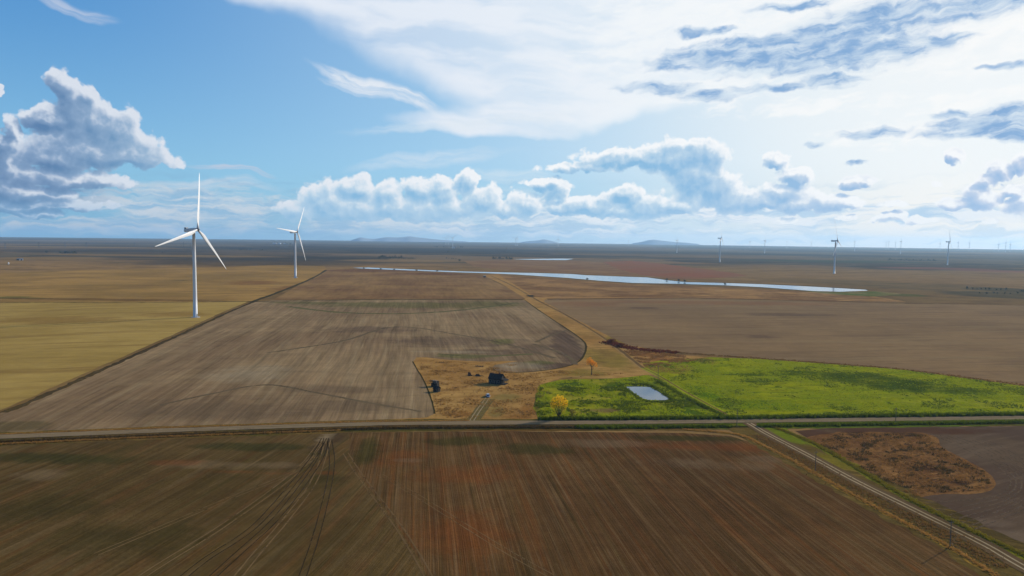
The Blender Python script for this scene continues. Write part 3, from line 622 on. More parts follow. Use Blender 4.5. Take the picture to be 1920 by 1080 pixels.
# vehicle tracks over the near field, spreading from the gateway
mTk = faded(ground_mat('tyre_trace', A(122, 100, 70), A(108, 86, 58), fine=0.2), 0.85, 0.12)
mTd = faded(ground_mat('tyre_trace_dark', A(66, 54, 36), A(74, 60, 42), fine=0.2), 0.85, 0.12)
def ruts(pts, gap, w, mat=mTk):
    for k in (-gap / 2, gap / 2): ribbon('tyre_track', pts, w, 0.11 + 0.004 * (len(pts) % 3), mat, 0.12, off=k)
ruts([(648, 850), (670, 885), (700, 925), (745, 985), (780, 1040), (808, 1090), (840, 1150)], 1.9, 0.45)
ruts([(712, 890), (790, 935), (870, 985), (960, 1040), (1050, 1090)], 1.8, 0.25)
ruts([(610, 826), (560, 880), (430, 935), (300, 990), (180, 1040)], 1.8, 0.3)
ruts([(616, 824), (590, 900), (540, 970), (480, 1040), (440, 1090)], 2.0, 0.4)
ruts([(612, 822), (595, 870), (520, 970), (445, 1040), (385, 1095)], 2.0, 0.4, mTd)
ruts([(608, 822), (575, 875), (480, 985), (385, 1050), (330, 1095)], 2.0, 0.4, mTd)
ruts([(606, 824), (550, 890), (420, 985), (300, 1060), (240, 1100)], 2.0, 0.35)
ruts([(618, 826), (622, 880), (600, 980), (575, 1060), (560, 1100)], 1.8, 0.35, mTd)

# working lines left by the implements
mWl = faded(ground_mat('working_line', A(103, 89, 69), A(108, 94, 72), fine=0.12), 0.85, 0.05)
mWg = faded(ground_mat('green_line', A(100, 96, 62), A(106, 98, 66), fine=0.12), 0.85, 0.04)
for i, (pts, w, m_) in enumerate([([(300, 760), (400, 738), (500, 722), (600, 738), (700, 757), (790, 772)], 2.6, mWl), ([(500, 662), (640, 640), (740, 613), (860, 628), (960, 648), (1040, 672)], 3.5, mWl),
        ([(540, 575), (640, 586), (760, 588), (860, 582), (970, 568)], 9, mWg), ([(1004, 642), (1035, 628), (1062, 620)], 3.0, mWl), ([(1000, 645), (1040, 658), (1070, 672), (1080, 684)], 3.2, mWl),
        ([(820, 664), (900, 668), (1000, 664)], 5, mWg)]):
    ribbon('working_line', pts, w, 0.121 + 0.003 * i, m_, w * 0.3)
mCr = faded(ground_mat('curved_rows', A(112, 96, 80), A(102, 86, 70), fine=0.2), 0.6, 0.15)
for i in range(7):
    o_ = i * 13.0
    ribbon('curved_row', [(1745 + o_ * 1.2, 814 + o_ * 0.12), (1800 + o_, 838), (1872 + o_ * 0.8, 876), (1895 + o_ * 0.8, 905 + o_ * 0.3), (1868 + o_ * 0.5, 930 + o_ * 0.4), (1790, 940 + o_ * 0.9), (1735 + o_ * 0.9, 942 + o_ * 1.2)], 0.5, 0.112 + 0.002 * i, mCr, 0.2)
# graded gravel edges and wheel paths on the main road
mRe = faded(ground_mat('wheel_path', A(142, 126, 100), A(130, 114, 90), fine=0.15), 0.9, 0.03)
for k in (-1.6, 1.5): ribbon('wheel_path', road_px, 0.8, 0.31, mRe, 0.2, off=k)

# ------------------------------------------------------------------ far hills
mHill = simple('hill_slope', (0.32, 0.37, 0.42), 1.0, spec=0.0, scale=0.002)  # pale blue base colour imitates part of the distance haze
def hill(profile, D):
    """a ridge with real thickness whose skyline runs through the picked points"""
    bm = bmesh.new(); rows = []
    pr = [(x, y + max(0.0, 448.6 + 0.0124 * (x - 960) + 5.0 - y) * 0.28) for x, y in catmull(profile, 6)]
    for (px, py) in pr:
        d = ray(px, py); t = D / math.hypot(d.x, d.y); top = Vector((d.x * t, d.y * t, CAM_H + d.z * t)); u = Vector((d.x, d.y, 0)).normalized()
        h = max(top.z, 1.0); j = mnoise.noise(Vector((px * 0.11, 0, 3))) * 0.1 + 1
        rows.append([bm.verts.new((top - u * h * 3.2).to_tuple()[:2] + (-1.0,)), bm.verts.new((top - u * h * 1.4 * j).to_tuple()[:2] + (h * 0.62,)), bm.verts.new(top),
                     bm.verts.new((top + u * 300).to_tuple()[:2] + (h * 0.8,)), bm.verts.new((top + u * 700).to_tuple()[:2] + (-1.0,))])
    for a, b in zip(rows, rows[1:]):
        for k in range(4): bm.faces.new((a[k], b[k], b[k + 1], a[k + 1]))
    bm.faces.new(rows[0]); bm.faces.new(rows[-1][::-1])
    bmesh.ops.recalc_face_normals(bm, faces=bm.faces)
    o = bm_obj('hills', bm, mHill, smooth=True); o['kind'] = 'structure'
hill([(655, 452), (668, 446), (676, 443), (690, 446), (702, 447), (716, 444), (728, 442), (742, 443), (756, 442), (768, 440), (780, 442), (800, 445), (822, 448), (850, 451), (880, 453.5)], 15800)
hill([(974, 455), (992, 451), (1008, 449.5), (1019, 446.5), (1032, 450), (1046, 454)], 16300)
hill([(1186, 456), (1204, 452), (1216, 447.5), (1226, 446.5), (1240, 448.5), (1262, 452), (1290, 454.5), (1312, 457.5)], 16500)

# ------------------------------------------------------------------ wind turbines
mTur = simple('white_paint', (0.58, 0.585, 0.59), 0.45, var=0.04, scale=0.15, spec=0.4)
mTurG = simple('grey_paint', (0.2, 0.21, 0.22), 0.5, var=0.06, scale=0.5, spec=0.4)
mConc = simple('concrete', (0.34, 0.32, 0.29), 0.9, scale=1.0)
BL = 57.0; BK = 1.06; HUB = 90.0
def blade_mesh():
    bm = bmesh.new(); prev = None
    st = [(1.2, 2.1, 1.0, 14), (3.5, 2.2, 0.95, 14), (7, 3.3, 0.5, 12), (11, 4.2, 0.34, 10), (16, 3.7, 0.27, 8), (24, 3.0, 0.23, 5), (34, 2.3, 0.2, 3), (44, 1.6, 0.18, 1), (52, 1.05, 0.17, 0), (55.6, 0.6, 0.16, 0), (57, 0.12, 0.2, 0)]
    n = 14
    for (r, ch, th, tw) in st:
        ring = []
        for k in range(n):
            a = k * math.tau / n
            y = math.cos(a) * ch / 2 - (ch * 0.18 if th < 0.9 else 0); x = math.sin(a) * ch * th / 2 * (1.0 if th > 0.9 else (0.55 + 0.45 * math.cos(a)))
            ct, s_t = math.cos(R(tw)), math.sin(R(tw))
            bend = -0.9 * (r / BL) ** 2 * 3.2          # pushed back by the wind
            ring.append(bm.verts.new((x * ct - y * s_t + bend, x * s_t + y * ct, r * BK)))
        if prev:
            for k in range(n): bm.faces.new((prev[k], prev[(k + 1) % n], ring[(k + 1) % n], ring[k]))
        else: bm.faces.new(ring[::-1])
        prev = ring
    bm.faces.new(prev)
    bmesh.ops.recalc_face_normals(bm, faces=bm.faces)
    for f in bm.faces: f.smooth = True
    me = bpy.data.meshes.new('blade'); bm.to_mesh(me); bm.free(); me.materials.append(mTur); return me
def lathe_x(bm, prof, seg=16, M=None):
    prev = None; vs = []
    for (x, r) in prof:
        ring = [bm.verts.new((x, math.cos(k * math.tau / seg) * r, math.sin(k * math.tau / seg) * r)) for k in range(seg)]
        vs += ring
        if prev:
            for k in range(seg): bm.faces.new((prev[k], prev[(k + 1) % seg], ring[(k + 1) % seg], ring[k]))
        else: bm.faces.new(ring)
        prev = ring
    bm.faces.new(prev)
    if M: bmesh.ops.transform(bm, matrix=M, verts=vs)
    bmesh.ops.recalc_face_normals(bm, faces=bm.faces)
TILT = Matrix.Rotation(R(-5), 4, 'Y')
BLADE = blade_mesh()
def tower_mesh(h):
    bm = bmesh.new()
    prof = [(0, 2.15), (0.25, 2.15), (0.25, 2.1)] + [(h * t, 2.1 - 0.75 * t) for t in (0.26, 0.262, 0.5, 0.502, 0.75, 0.752, 0.985)] + [(h * 0.985, 1.45), (h * 0.995, 1.45)]
    prev = None; n = 28
    for (z, r) in prof:
        ring = [bm.verts.new((math.cos(k * math.tau / n) * r, math.sin(k * math.tau / n) * r, z)) for k in range(n)]
        if prev:
            for k in range(n): bm.faces.new((prev[k], prev[(k + 1) % n], ring[(k + 1) % n], ring[k]))
        prev = ring
    bm.faces.new(prev)
    for f in bm.faces: f.smooth = True
    me = bpy.data.meshes.new('tower'); bm.to_mesh(me); bm.free(); me.materials.append(mTur); return me
def nacelle_mesh():
    bm = bmesh.new()
    vs = []
    for (x, w, z0, z1) in [(-10.4, 1.3, -0.9, 1.3), (-9.9, 1.65, -1.5, 1.75), (-4, 1.9, -1.9, 1.9), (1.6, 1.9, -1.9, 1.9), (3.0, 1.5, -1.5, 1.5)]:
        c = 0.45
        ring = [(-w + c, z0), (w - c, z0), (w, z0 + c), (w, z1 - c), (w - c, z1), (-w + c, z1), (-w, z1 - c), (-w, z0 + c)]
        vs.append([bm.verts.new((x, y, z)) for y, z in ring])
    for a, b in zip(vs, vs[1:]):
        for k in range(8): bm.faces.new((a[k], a[(k + 1) % 8], b[(k + 1) % 8], b[k]))
    bm.faces.new(vs[0]); bm.faces.new(vs[-1])
    bmesh.ops.recalc_face_normals(bm, faces=bm.faces)
    me = bpy.data.meshes.new('nacelle'); bm.to_mesh(me); bm.free(); me.materials.append(mTur); return me
NAC = nacelle_mesh()
def cooler_mesh():
    bm = bmesh.new(); box(bm, -9.3, -7.3, -1.5, 1.5, 1.85, 3.0); box(bm, -9.6, -9.3, -1.6, 1.6, 1.82, 3.15)
    tube(bm, [(-6.6, 0.8, 1.8), (-6.6, 0.8, 3.6)], [0.06, 0.05], 6)
    me = bpy.data.meshes.new('cooler'); bm.to_mesh(me); bm.free(); me.materials.append(mTurG); return me
COOL = cooler_mesh()
bm = bmesh.new(); lathe_x(bm, [(-1.7, 1.55), (-1.2, 1.75), (0.6, 1.7), (1.5, 1.25), (2.1, 0.6), (2.3, 0.1)]); me = bpy.data.meshes.new('hub'); bm.to_mesh(me); bm.free(); me.materials.append(mTurG); HUBM = me
for f in HUBM.polygons: f.use_smooth = True
bm = bmesh.new(); bmesh.ops.create_cone(bm, cap_ends=True, segments=32, radius1=4.6, radius2=4.3, depth=0.5); FND = bpy.data.meshes.new('foundation'); bm.to_mesh(FND); bm.free(); FND.materials.append(mConc)
bm = bmesh.new(); box(bm, 2.02, 2.2, -0.55, 0.55, 1.2, 3.6); box(bm, 2.05, 3.1, -0.7, 0.7, 0.95, 1.15)
for k in range(4): box(bm, 3.1 + k * 0.3, 3.4 + k * 0.3, -0.6, 0.6, 0.7 - k * 0.2, 0.9 - k * 0.2)
DOOR = bpy.data.meshes.new('door'); bm.to_mesh(DOOR); bm.free(); DOOR.materials.append(mTurG)
def turbine(px_base, py_base, py_hub, phase, beta, label, near=False, kf=1.0):
    eye = 448.6 + 0.0124 * (px_base - 960)
    g = G(px_base, py_base) if py_base - eye > 9.0 else None
    Dm = math.hypot(g.x, g.y) if g else 1e9
    if Dm > 11500:
        d = ray(px_base, 700); u = Vector((d.x, d.y, 0)).normalized(); g = u * 11500
    depth = (CM.transposed() @ (g - Vector((0, 0, CAM_H)))).z * -1
    hub_z = CAM_H + (eye - py_hub) * depth / F
    k = kf * (1.0 if Dm < 11500 else 1.25)
    t = empty('wind_turbine', (g.x, g.y, 0.0), R(90 - beta))
    tag(t, label, 'wind turbine', 'wind turbines standing on the plain')
    h = hub_z - 2.0 * k
    link('tower', tower_mesh(h / k), None, t)
    link('foundation', FND, None, t).location = (0, 0, 0.12)
    if near: link('door', DOOR, None, t)
    nc = link('nacelle', NAC, None, t); nc.matrix_local = Matrix.Translation((0, 0, hub_z / k)) @ TILT
    cl = link('cooler', COOL, None, nc)
    hb_ = link('hub', HUBM, None, t); hb_.matrix_local = Matrix.Translation((0, 0, hub_z / k)) @ TILT @ Matrix.Translation((4.7, 0, 0))
    for j in range(3):
        b = link('blade', BLADE, None, t)
        # positive phase turns the upper blade to the photograph's right
        b.matrix_local = Matrix.Translation((0, 0, hub_z / k)) @ TILT @ Matrix.Translation((4.7, 0, 0)) @ Matrix.Rotation(-R(phase + 120 * j), 4, 'X')
    t.scale = (k, k, k)
    return t
turbine(366.5, 595, 431, 14, 103, 'large white wind turbine nearest the viewer, at the right end of the golden stubble field', True)
turbine(554, 521, 435, 36, 106, 'second white wind turbine, on the rise at the end of the diagonal field boundary', True, 1.07)
turbine(1564, 513, 451.5, -11, 128, 'dark wind turbine beyond the right tip of the river, tallest on the right', False, 1.08)
turbine(1776.5, 497, 453.3, -4, 112, 'dark wind turbine right of the far tree belt, second tallest on the right')
turbine(1349.4, 491.5, 446.5, 8, 118, 'wind turbine beyond the red field, its blade glinting in the sun')
turbine(1269, 474, 450.5, 12, 116, 'small wind turbine just right of the third blue hill on the horizon')
turbine(1433.5, 475, 451.3, 10, 118, 'small far wind turbine midway between the sunlit one and the tallest dark one')
turbine(1688.5, 476, 452.8, 6, 118, 'small far wind turbine directly above the long dark tree belt')
turbine(1602, 471, 452.3, 2, 118, 'small far wind turbine first to the right of the tallest dark one')
far = [(836, 458.5, 446, 40, 190, 'leftmost of the three tiny wind turbines beside the large blue hill'), (840.5, 458, 445.5, 0, 100, 'middle one of the three tiny wind turbines beside the large blue hill'), (849, 463, 446, 55, 200, 'rightmost of the three tiny wind turbines beside the large blue hill'),
       (966.5, 460.6, 447, 50, 195, 'left one of the pair of tiny wind turbines near the centre of the horizon'), (969.6, 461, 446.8, 5, 110, 'right one of the pair of tiny wind turbines near the centre of the horizon'), (1046.5, 462, 448.5, 5, 190, 'tiny lone wind turbine to the right of the small second blue hill'),
       (1178.5, 461, 451.2, 5, 110, 'tiny wind turbine to the left of the third blue hill'), (1397, 461, 452.6, 10, 115, 'faint tiny wind turbine just right of the sunlit one'), (1475, 465.5, 452.5, 0, 112, 'tiny wind turbine above the right half of the river, second left of the tallest'),
       (1511, 463, 453, 10, 115, 'faint tiny wind turbine first to the left of the tallest dark one'), (1649, 463, 455.2, 5, 110, 'left faint tiny wind turbine in the group of three above the tree belt'), (1653.8, 464, 453.3, 3, 115, 'middle tiny wind turbine in the group of three above the tree belt'),
       (1666.5, 463, 454.4, 15, 118, 'right tiny wind turbine in the group of three above the tree belt'), (1749, 464, 456, 8, 115, 'faint tiny wind turbine just left of the second tallest dark one'), (1782.6, 466, 454.6, 30, 118, 'tiny wind turbine partly hidden just behind the second tallest dark one'),
       (1803.3, 465.5, 455.2, 5, 112, 'faint tiny wind turbine first to the right of the second tallest dark one'), (1857.3, 465, 458, 8, 115, 'faintest tiny wind turbine near the right end of the horizon'), (1879, 466, 458, 2, 112, 'tiny wind turbine second from the right end of the horizon'),
       (1885, 473, 455.3, 5, 116, 'rightmost small wind turbine on the horizon')]
for a in far: turbine(*a)

# ------------------------------------------------------------------ poles and pylons
mWood = simple('weathered_wood', (0.11, 0.085, 0.06), 0.9, var=0.3, scale=3)
mSteel = simple('galvanised_steel', (0.10, 0.10, 0.11), 0.5, metal=0.3)
def pole_proto(h=7.6):
    r = empty('utility_pole', (0, 0, 0))
    bm = bmesh.new(); tube(bm, [(0, 0, 0), (0, 0, h)], [0.15, 0.1], 8); bm_obj('pole', bm, mWood, r)
    bm = bmesh.new(); box(bm, -0.75, 0.75, -0.06, 0.06, h - 0.6, h - 0.47); bm_obj('crossarm', bm, mWood, r)
    for x in (-0.65, 0, 0.65):
        bm = bmesh.new(); tube(bm, [(x, 0, h - 0.47 if x else h), (x, 0, (h - 0.3 if x else h + 0.15))], [0.05, 0.035], 6); bm_obj('insulator', bm, mSteel, r)
    return r
P0 = pole_proto(); first = True
for (px, py, lab) in [(1381.5, 800, 'wooden utility pole on the verge just left of the lane junction'), (1679, 795, 'wooden utility pole beside the main road in front of the green field'),
                      (1528.5, 884, 'wooden utility pole on the lane side just below the junction'), (1781, 1027, 'wooden utility pole beside the lower part of the lane, nearest the viewer'),
                      (1234, 709, 'thin wooden utility pole standing between the pond and the farm track')]:
    o = P0 if first else copy_tree(P0); first = False
    o.location = G(px, py); o.rotation_euler.z = R(20 if px > 1400 else 80); tag(o, lab, 'utility pole', 'wooden utility poles along the road and lane')
def lattice_proto(h):
    r = empty('transmission_tower', (0, 0, 0)); bm = bmesh.new()
    def hw(z): return 3.2 * (1 - z / h) ** 1.2 + 0.6
    lv = [0, 0.2, 0.4, 0.6, 0.78, 1.0]
    for i in range(len(lv) - 1):
        z0, z1 = h * lv[i], h * lv[i + 1]; a, b = hw(z0), hw(z1)
        for sx, sy in ((1, 1), (1, -1), (-1, -1), (-1, 1)):
            tube(bm, [(sx * a, sy * a, z0), (sx * b, sy * b, z1)], [0.28, 0.28], 4)
            nx, ny = (sy, -sx)
            tube(bm, [(sx * a, sy * a, z0), (nx * b, ny * b, z1)], [0.16, 0.16], 4)
    bm_obj('lattice_body', bm, mSteel, r)
    for z, w in ((0.72, 6.5), (0.84, 5.2), (0.95, 4.0)):
        bm = bmesh.new(); tube(bm, [(-w, 0, h * z), (0, 0, h * z + 0.9), (w, 0, h * z)], [0.15, 0.3, 0.15], 4); tube(bm, [(-w, 0, h * z), (w, 0, h * z)], [0.18, 0.18], 4); bm_obj('crossarm', bm, mSteel, r)
    return r
L0 = lattice_proto(34.0); first = True
for (px, py, lab) in [(10, 467, 'lattice transmission tower at the far left edge of the plain'), (73, 466, 'lattice transmission tower second from the left edge of the plain'), (122, 464, 'small lattice transmission tower above the far left dark tree clump'),
                      (162, 464.5, 'taller lattice transmission tower right of the far left dark tree clump'), (252, 463.5, 'faint lattice transmission tower midway between the left edge and the nearest turbine'), (344, 463, 'faint lattice transmission tower seen just left of the nearest turbine tower')]:
    o = L0 if first else copy_tree(L0); first = False
    o.location = G(px, py); o.rotation_euler.z = R(15); tag(o, lab, 'transmission tower', 'lattice transmission towers on the left plain')
def hframe_proto(h):
    r = empty('power_pole', (0, 0, 0))
    for x in (-2.4, 2.4):
        bm = bmesh.new(); tube(bm, [(x, 0, 0), (x, 0, h)], [0.4, 0.3], 6); bm_obj('pole', bm, mWood, r)
    bm = bmesh.new(); box(bm, -5, 5, -0.3, 0.3, h - 3, h - 2.3); bm_obj('crossarm', bm, mWood, r)
    bm = bmesh.new(); tube(bm, [(-2.4, 0, h - 3), (2.4, 0, h * 0.55)], [0.15, 0.15], 4); tube(bm, [(2.4, 0, h - 3), (-2.4, 0, h * 0.55)], [0.15, 0.15], 4); bm_obj('brace', bm, mWood, r)
    return r
H0 = hframe_proto(30.0); first = True
hp = [(1044, 473.5), (1027, 472), (1012, 470.5), (997, 469), (985, 468), (975, 467), (960, 465.5), (950, 473), (944, 464.5), (933, 463.5), (918, 461.5)]
for i, (px, py) in enumerate(hp):
    o = H0 if first else copy_tree(H0); first = False
    o.location = G(px, py); o.rotation_euler.z = R(-40)
    tag(o, 'wooden H-frame power pole in the distant line at the centre of the horizon', 'power pole', 'distant line of H-frame power poles')

# ------------------------------------------------------------------ farmyard
mPlank = simple('grey_planks', (0.034, 0.03, 0.026), 0.95, var=0.45, scale=1.5, spec=0.03)
mShingle = simple('old_shingles', (0.03, 0.027, 0.025), 0.95, var=0.4, scale=2.5, spec=0.03)
mHole = simple('dark_opening', (0.004, 0.004, 0.004), 0.9)
mPale = simple('bleached_sunlit_boards', (0.16, 0.16, 0.16), 0.8, var=0.3, scale=2)
mRust = simple('rusty_iron', (0.06, 0.03, 0.02), 0.9, var=0.4, scale=2)
def gable(bm, x0, x1, y0, y1, h):                  # walls with gable ends (ridge along x), given eaves h and ridge by pitch
    pass
def gable_house(root, L, Wd, eave, ridge, wall_mat, roof_mat, over=0.35, sag=0.0):
    """ridge along local x; front is -y"""
    bm = bmesh.new(); hx, hy = L / 2, Wd / 2
    v = [bm.verts.new(p) for p in ((-hx, -hy, 0), (hx, -hy, 0), (hx, hy, 0), (-hx, hy, 0), (-hx, -hy, eave), (hx, -hy, eave), (hx, hy, eave), (-hx, hy, eave), (-hx, 0, ridge), (hx, 0, ridge))]
    for f in ((0, 1, 5, 4), (2, 3, 7, 6), (1, 2, 6, 9, 5), (3, 0, 4, 8, 7)): bm.faces.new([v[i] for i in f])
    w = bm_obj('wall', bm, wall_mat, root)
    bm = bmesh.new()
    sl = (ridge - eave) / hy
    for sgn in (-1, 1):
        n = 6; rows = []
        for i in range(n + 1):
            x = -hx - over + (L + 2 * over) * i / n; dz = -sag * math.sin(math.pi * i / n)
            ye = sgn * (hy + over)
            rows.append([bm.verts.new((x, 0, ridge + 0.06 + dz)), bm.verts.new((x, ye, eave - sl * over + 0.06 + dz * 0.4)), bm.verts.new((x, ye, eave - sl * over + 0.2 + dz * 0.4)), bm.verts.new((x, 0, ridge + 0.22 + dz))])
        for a, b in zip(rows, rows[1:]):
            for k in range(4): bm.faces.new((a[k], a[(k + 1) % 4], b[(k + 1) % 4], b[k]))
        bm.faces.new(rows[0]); bm.faces.new(rows[-1])
    bmesh.ops.recalc_face_normals(bm, faces=bm.faces)
    rf = bm_obj('roof', bm, roof_mat, root)
    return w, rf
def opening(root, name, x, z, w, h, y, frame=True):
    bm = bmesh.new(); box(bm, x - w / 2, x + w / 2, y - 0.03, y + 0.03, z, z + h); o = bm_obj(name, bm, mHole, root)
    if frame:
        bm = bmesh.new()
        box(bm, x - w / 2 - 0.1, x - w / 2, y - 0.07, y + 0.05, z - 0.1, z + h + 0.1); box(bm, x + w / 2, x + w / 2 + 0.1, y - 0.07, y + 0.05, z - 0.1, z + h + 0.1)
        box(bm, x - w / 2, x + w / 2, y - 0.07, y + 0.05, z + h, z + h + 0.1); box(bm, x - w / 2, x + w / 2, y - 0.07, y + 0.05, z - 0.1, z)
        bm_obj('frame', bm, mPale, o)
    return o
# the abandoned house
hs = empty('abandoned_house', G(931, 719.0), R(-22)); tag(hs, 'abandoned two-room farmhouse of dark weathered boards with gable roof, largest building in the yard', 'house')
gable_house(hs, 7.6, 5.6, 3.3, 5.7, mPlank, mShingle, sag=0.12)
for x in (-2.6, -1.0, 2.4): opening(hs, 'window', x, 1.2, 0.9, 1.3, -2.83)
opening(hs, 'door', 0.7, 0.0, 1.0, 2.1, -2.83)
for y in (-1.2, 1.0):
    bm = bmesh.new(); box(bm, 3.78, 3.84, y - 0.45, y + 0.45, 1.3, 2.5); w_ = bm_obj('window', bm, mHole, hs)
bm = bmesh.new(); box(bm, -0.35, 0.35, -0.35, 0.35, 5.2, 6.3); o = bm_obj('chimney', bm, mRust, hs); o.location = (1.6, 0.5, 0)
# porch at the right end
bm = bmesh.new(); box(bm, 3.9, 6.3, -2.4, 2.4, 0.0, 0.35)
for (x, y) in ((6.2, -2.3), (6.2, 0.0), (6.2, 2.3)): box(bm, x - 0.08, x + 0.08, y - 0.08, y + 0.08, 0.35, 2.3)
bm_obj('porch', bm, mPlank, hs)
bm = bmesh.new()
v = [bm.verts.new(p) for p in ((3.85, -2.7, 3.1), (6.7, -2.7, 2.25), (6.7, 2.7, 2.25), (3.85, 2.7, 3.1), (3.85, -2.7, 3.25), (6.7, -2.7, 2.4), (6.7, 2.7, 2.4), (3.85, 2.7, 3.25))]
for f in ((0, 3, 2, 1), (4, 5, 6, 7), (0, 1, 5, 4), (2, 3, 7, 6), (1, 2, 6, 5), (3, 0, 4, 7)): bm.faces.new([v[i] for i in f])
bm_obj('porch_roof', bm, mShingle, hs)
bm = bmesh.new(); tube(bm, [(0, 0, 0), (0, 0, 8.2)], [0.09, 0.05], 6); tube(bm, [(-0.4, 0, 7.9), (0.4, 0, 7.9)], [0.04, 0.04], 5)
o = bm_obj('mast', bm, mWood); o.location = G(926, 709); tag(o, 'thin wooden mast rising behind the abandoned farmhouse', 'mast')
# small gabled shed
sh = empty('shed', G(819, 734.6), R(-28)); tag(sh, 'small gabled shed with a pale roof patch, nearer of the two by the field', 'shed')
gable_house(sh, 2.9, 2.7, 1.9, 3.0, mPlank, mShingle, 0.25)
opening(sh, 'door', 0.3, 0, 0.8, 1.6, -1.38)
bm = bmesh.new(); vs = box(bm, 0.3, 1.6, 0.25, 1.3, -0.03, 0.03, Matrix.Translation((0, 0, 3.2)) @ Matrix.Rotation(R(-39), 4, 'X')); bm_obj('sunlit_roof_patch', bm, mPale, sh)  # pale piece added to paint the sunlit side of the roof
# collapsing shed with loose boards on top
cs_ = empty('collapsed_shed', G(816, 724.5), R(-15)); tag(cs_, 'collapsing dark shed with boards jutting from its top, behind the small gabled shed', 'shed')
bm = bmesh.new(); hx, hy = 1.9, 1.8
v = [bm.verts.new(p) for p in ((-hx, -hy, 0), (hx, -hy, 0), (hx, hy, 0), (-hx, hy, 0), (-hx + 0.3, -hy, 2.3), (hx - 0.2, -hy + 0.2, 2.0), (hx - 0.3, hy, 2.5), (-hx + 0.2, hy, 2.2))]
for f in ((0, 1, 5, 4), (1, 2, 6, 5), (2, 3, 7, 6), (3, 0, 4, 7), (4, 5, 6, 7)): bm.faces.new([v[i] for i in f])
bm_obj('wall', bm, mPlank, cs_)
opening(cs_, 'door', 0.4, 0, 0.9, 1.5, -1.83, False)
rr = random.Random(3)
bm = bmesh.new()
for i in range(9):
    M = Matrix.Translation((rr.uniform(-1.4, 0.6), rr.uniform(-1.2, 1.2), 2.5 + rr.uniform(0, 0.8))) @ Matrix.Rotation(R(rr.uniform(-20, 25)), 4, 'Z') @ Matrix.Rotation(R(rr.uniform(-14, 14)), 4, 'Y')
    box(bm, -2.2, 1.7, -0.18, 0.18, -0.05, 0.05, M)
bm_obj('broken_boards', bm, mPlank, cs_)
bm = bmesh.new()
for i in range(3): box(bm, -0.6 + i * 0.5, -0.35 + i * 0.5, -0.6, 0.5, 2.4, 3.7, Matrix.Rotation(R(-12 + 9 * i), 4, 'Y'))
bm_obj('roof_frame', bm, mPale, cs_)
# two ruined huts farther back
def ruin(px, py, label, w, d_, h, lean, rz, extra):
    r = empty('ruined_hut', G(px, py), R(rz)); tag(r, label, 'ruin')
    bm = bmesh.new(); v = [bm.verts.new(p) for p in ((-w, -d_, 0), (w, -d_, 0), (w, d_, 0), (-w, d_, 0), (-w * 0.6 + lean, 0, h), (w * 0.5 + lean, 0, h * 0.92))]
    for f in ((0, 1, 5, 4), (2, 3, 4, 5), (1, 2, 5), (3, 0, 4)): bm.faces.new([v[i] for i in f])
    bm_obj('roof', bm, mRust if extra else mShingle, r)
    bm = bmesh.new()
    for i in range(7):
        M = Matrix.Translation((rr.uniform(-w, w * 1.5), rr.uniform(-d_, d_), 0.25)) @ Matrix.Rotation(R(rr.uniform(0, 180)), 4, 'Z') @ Matrix.Rotation(R(rr.uniform(-18, 18)), 4, 'Y')
        box(bm, -1.3, 1.3, -0.12, 0.12, -0.05, 0.05, M)
    bm_obj('fallen_boards', bm, mPlank, r)
ruin(881, 704.6, 'leaning dark hut behind and left of the farmhouse, taller of the two ruins', 1.2, 1.3, 2.3, -0.4, 10, True)
ruin(896, 705.3, 'flattened hut roof on the ground between the leaning hut and the farmhouse', 1.7, 1.2, 1.3, -0.1, -8, False)
bm = bmesh.new()
for i in range(16):
    M = Matrix.Translation((rr.uniform(-2.4, 2.4), rr.uniform(-1.2, 1.2), rr.uniform(0.1, 0.7))) @ Matrix.Rotation(R(rr.uniform(0, 180)), 4, 'Z') @ Matrix.Rotation(R(rr.uniform(-25, 25)), 4, 'Y')
    box(bm, -1.2, 1.2, -0.14, 0.14, -0.07, 0.07, M)
o = bm_obj('scrap_pile', bm, mRust); o.location = G(901, 687.5); tag(o, 'low dark pile of scrap timber at the back of the farmyard', 'scrap pile')
bm = bmesh.new()
for i in range(9):
    M = Matrix.Translation((rr.uniform(-1.8, 1.8), rr.uniform(-0.6, 0.6), rr.uniform(0.05, 0.4))) @ Matrix.Rotation(R(rr.uniform(0, 180)), 4, 'Z') @ Matrix.Rotation(R(rr.uniform(-15, 15)), 4, 'Y')
    box(bm, -1.0, 1.0, -0.12, 0.12, -0.05, 0.05, M)
o = bm_obj('scrap_pile', bm, mPlank); o.location = G(827, 680); tag(o, 'small pile of old boards at the back left fence line of the yard', 'scrap pile')
bm = bmesh.new(); tube(bm, [(0, 0, 0), (0, 0, 1.35)], [0.14, 0.12], 8); tube(bm, [(0, 0, 1.25), (0.35, 0, 1.1)], [0.06, 0.05], 6); tube(bm, [(-0.3, 0, 1.6), (0, 0, 1.35), (0.1, 0, 1.3)], [0.04, 0.05, 0.05], 6); box(bm, -0.3, 0.3, -0.3, 0.3, 0, 0.12)
o = bm_obj('hand_pump', bm, mRust); o.location = G(900, 732); tag(o, 'short dark upright iron pump standing alone in the dry grass', 'pump')

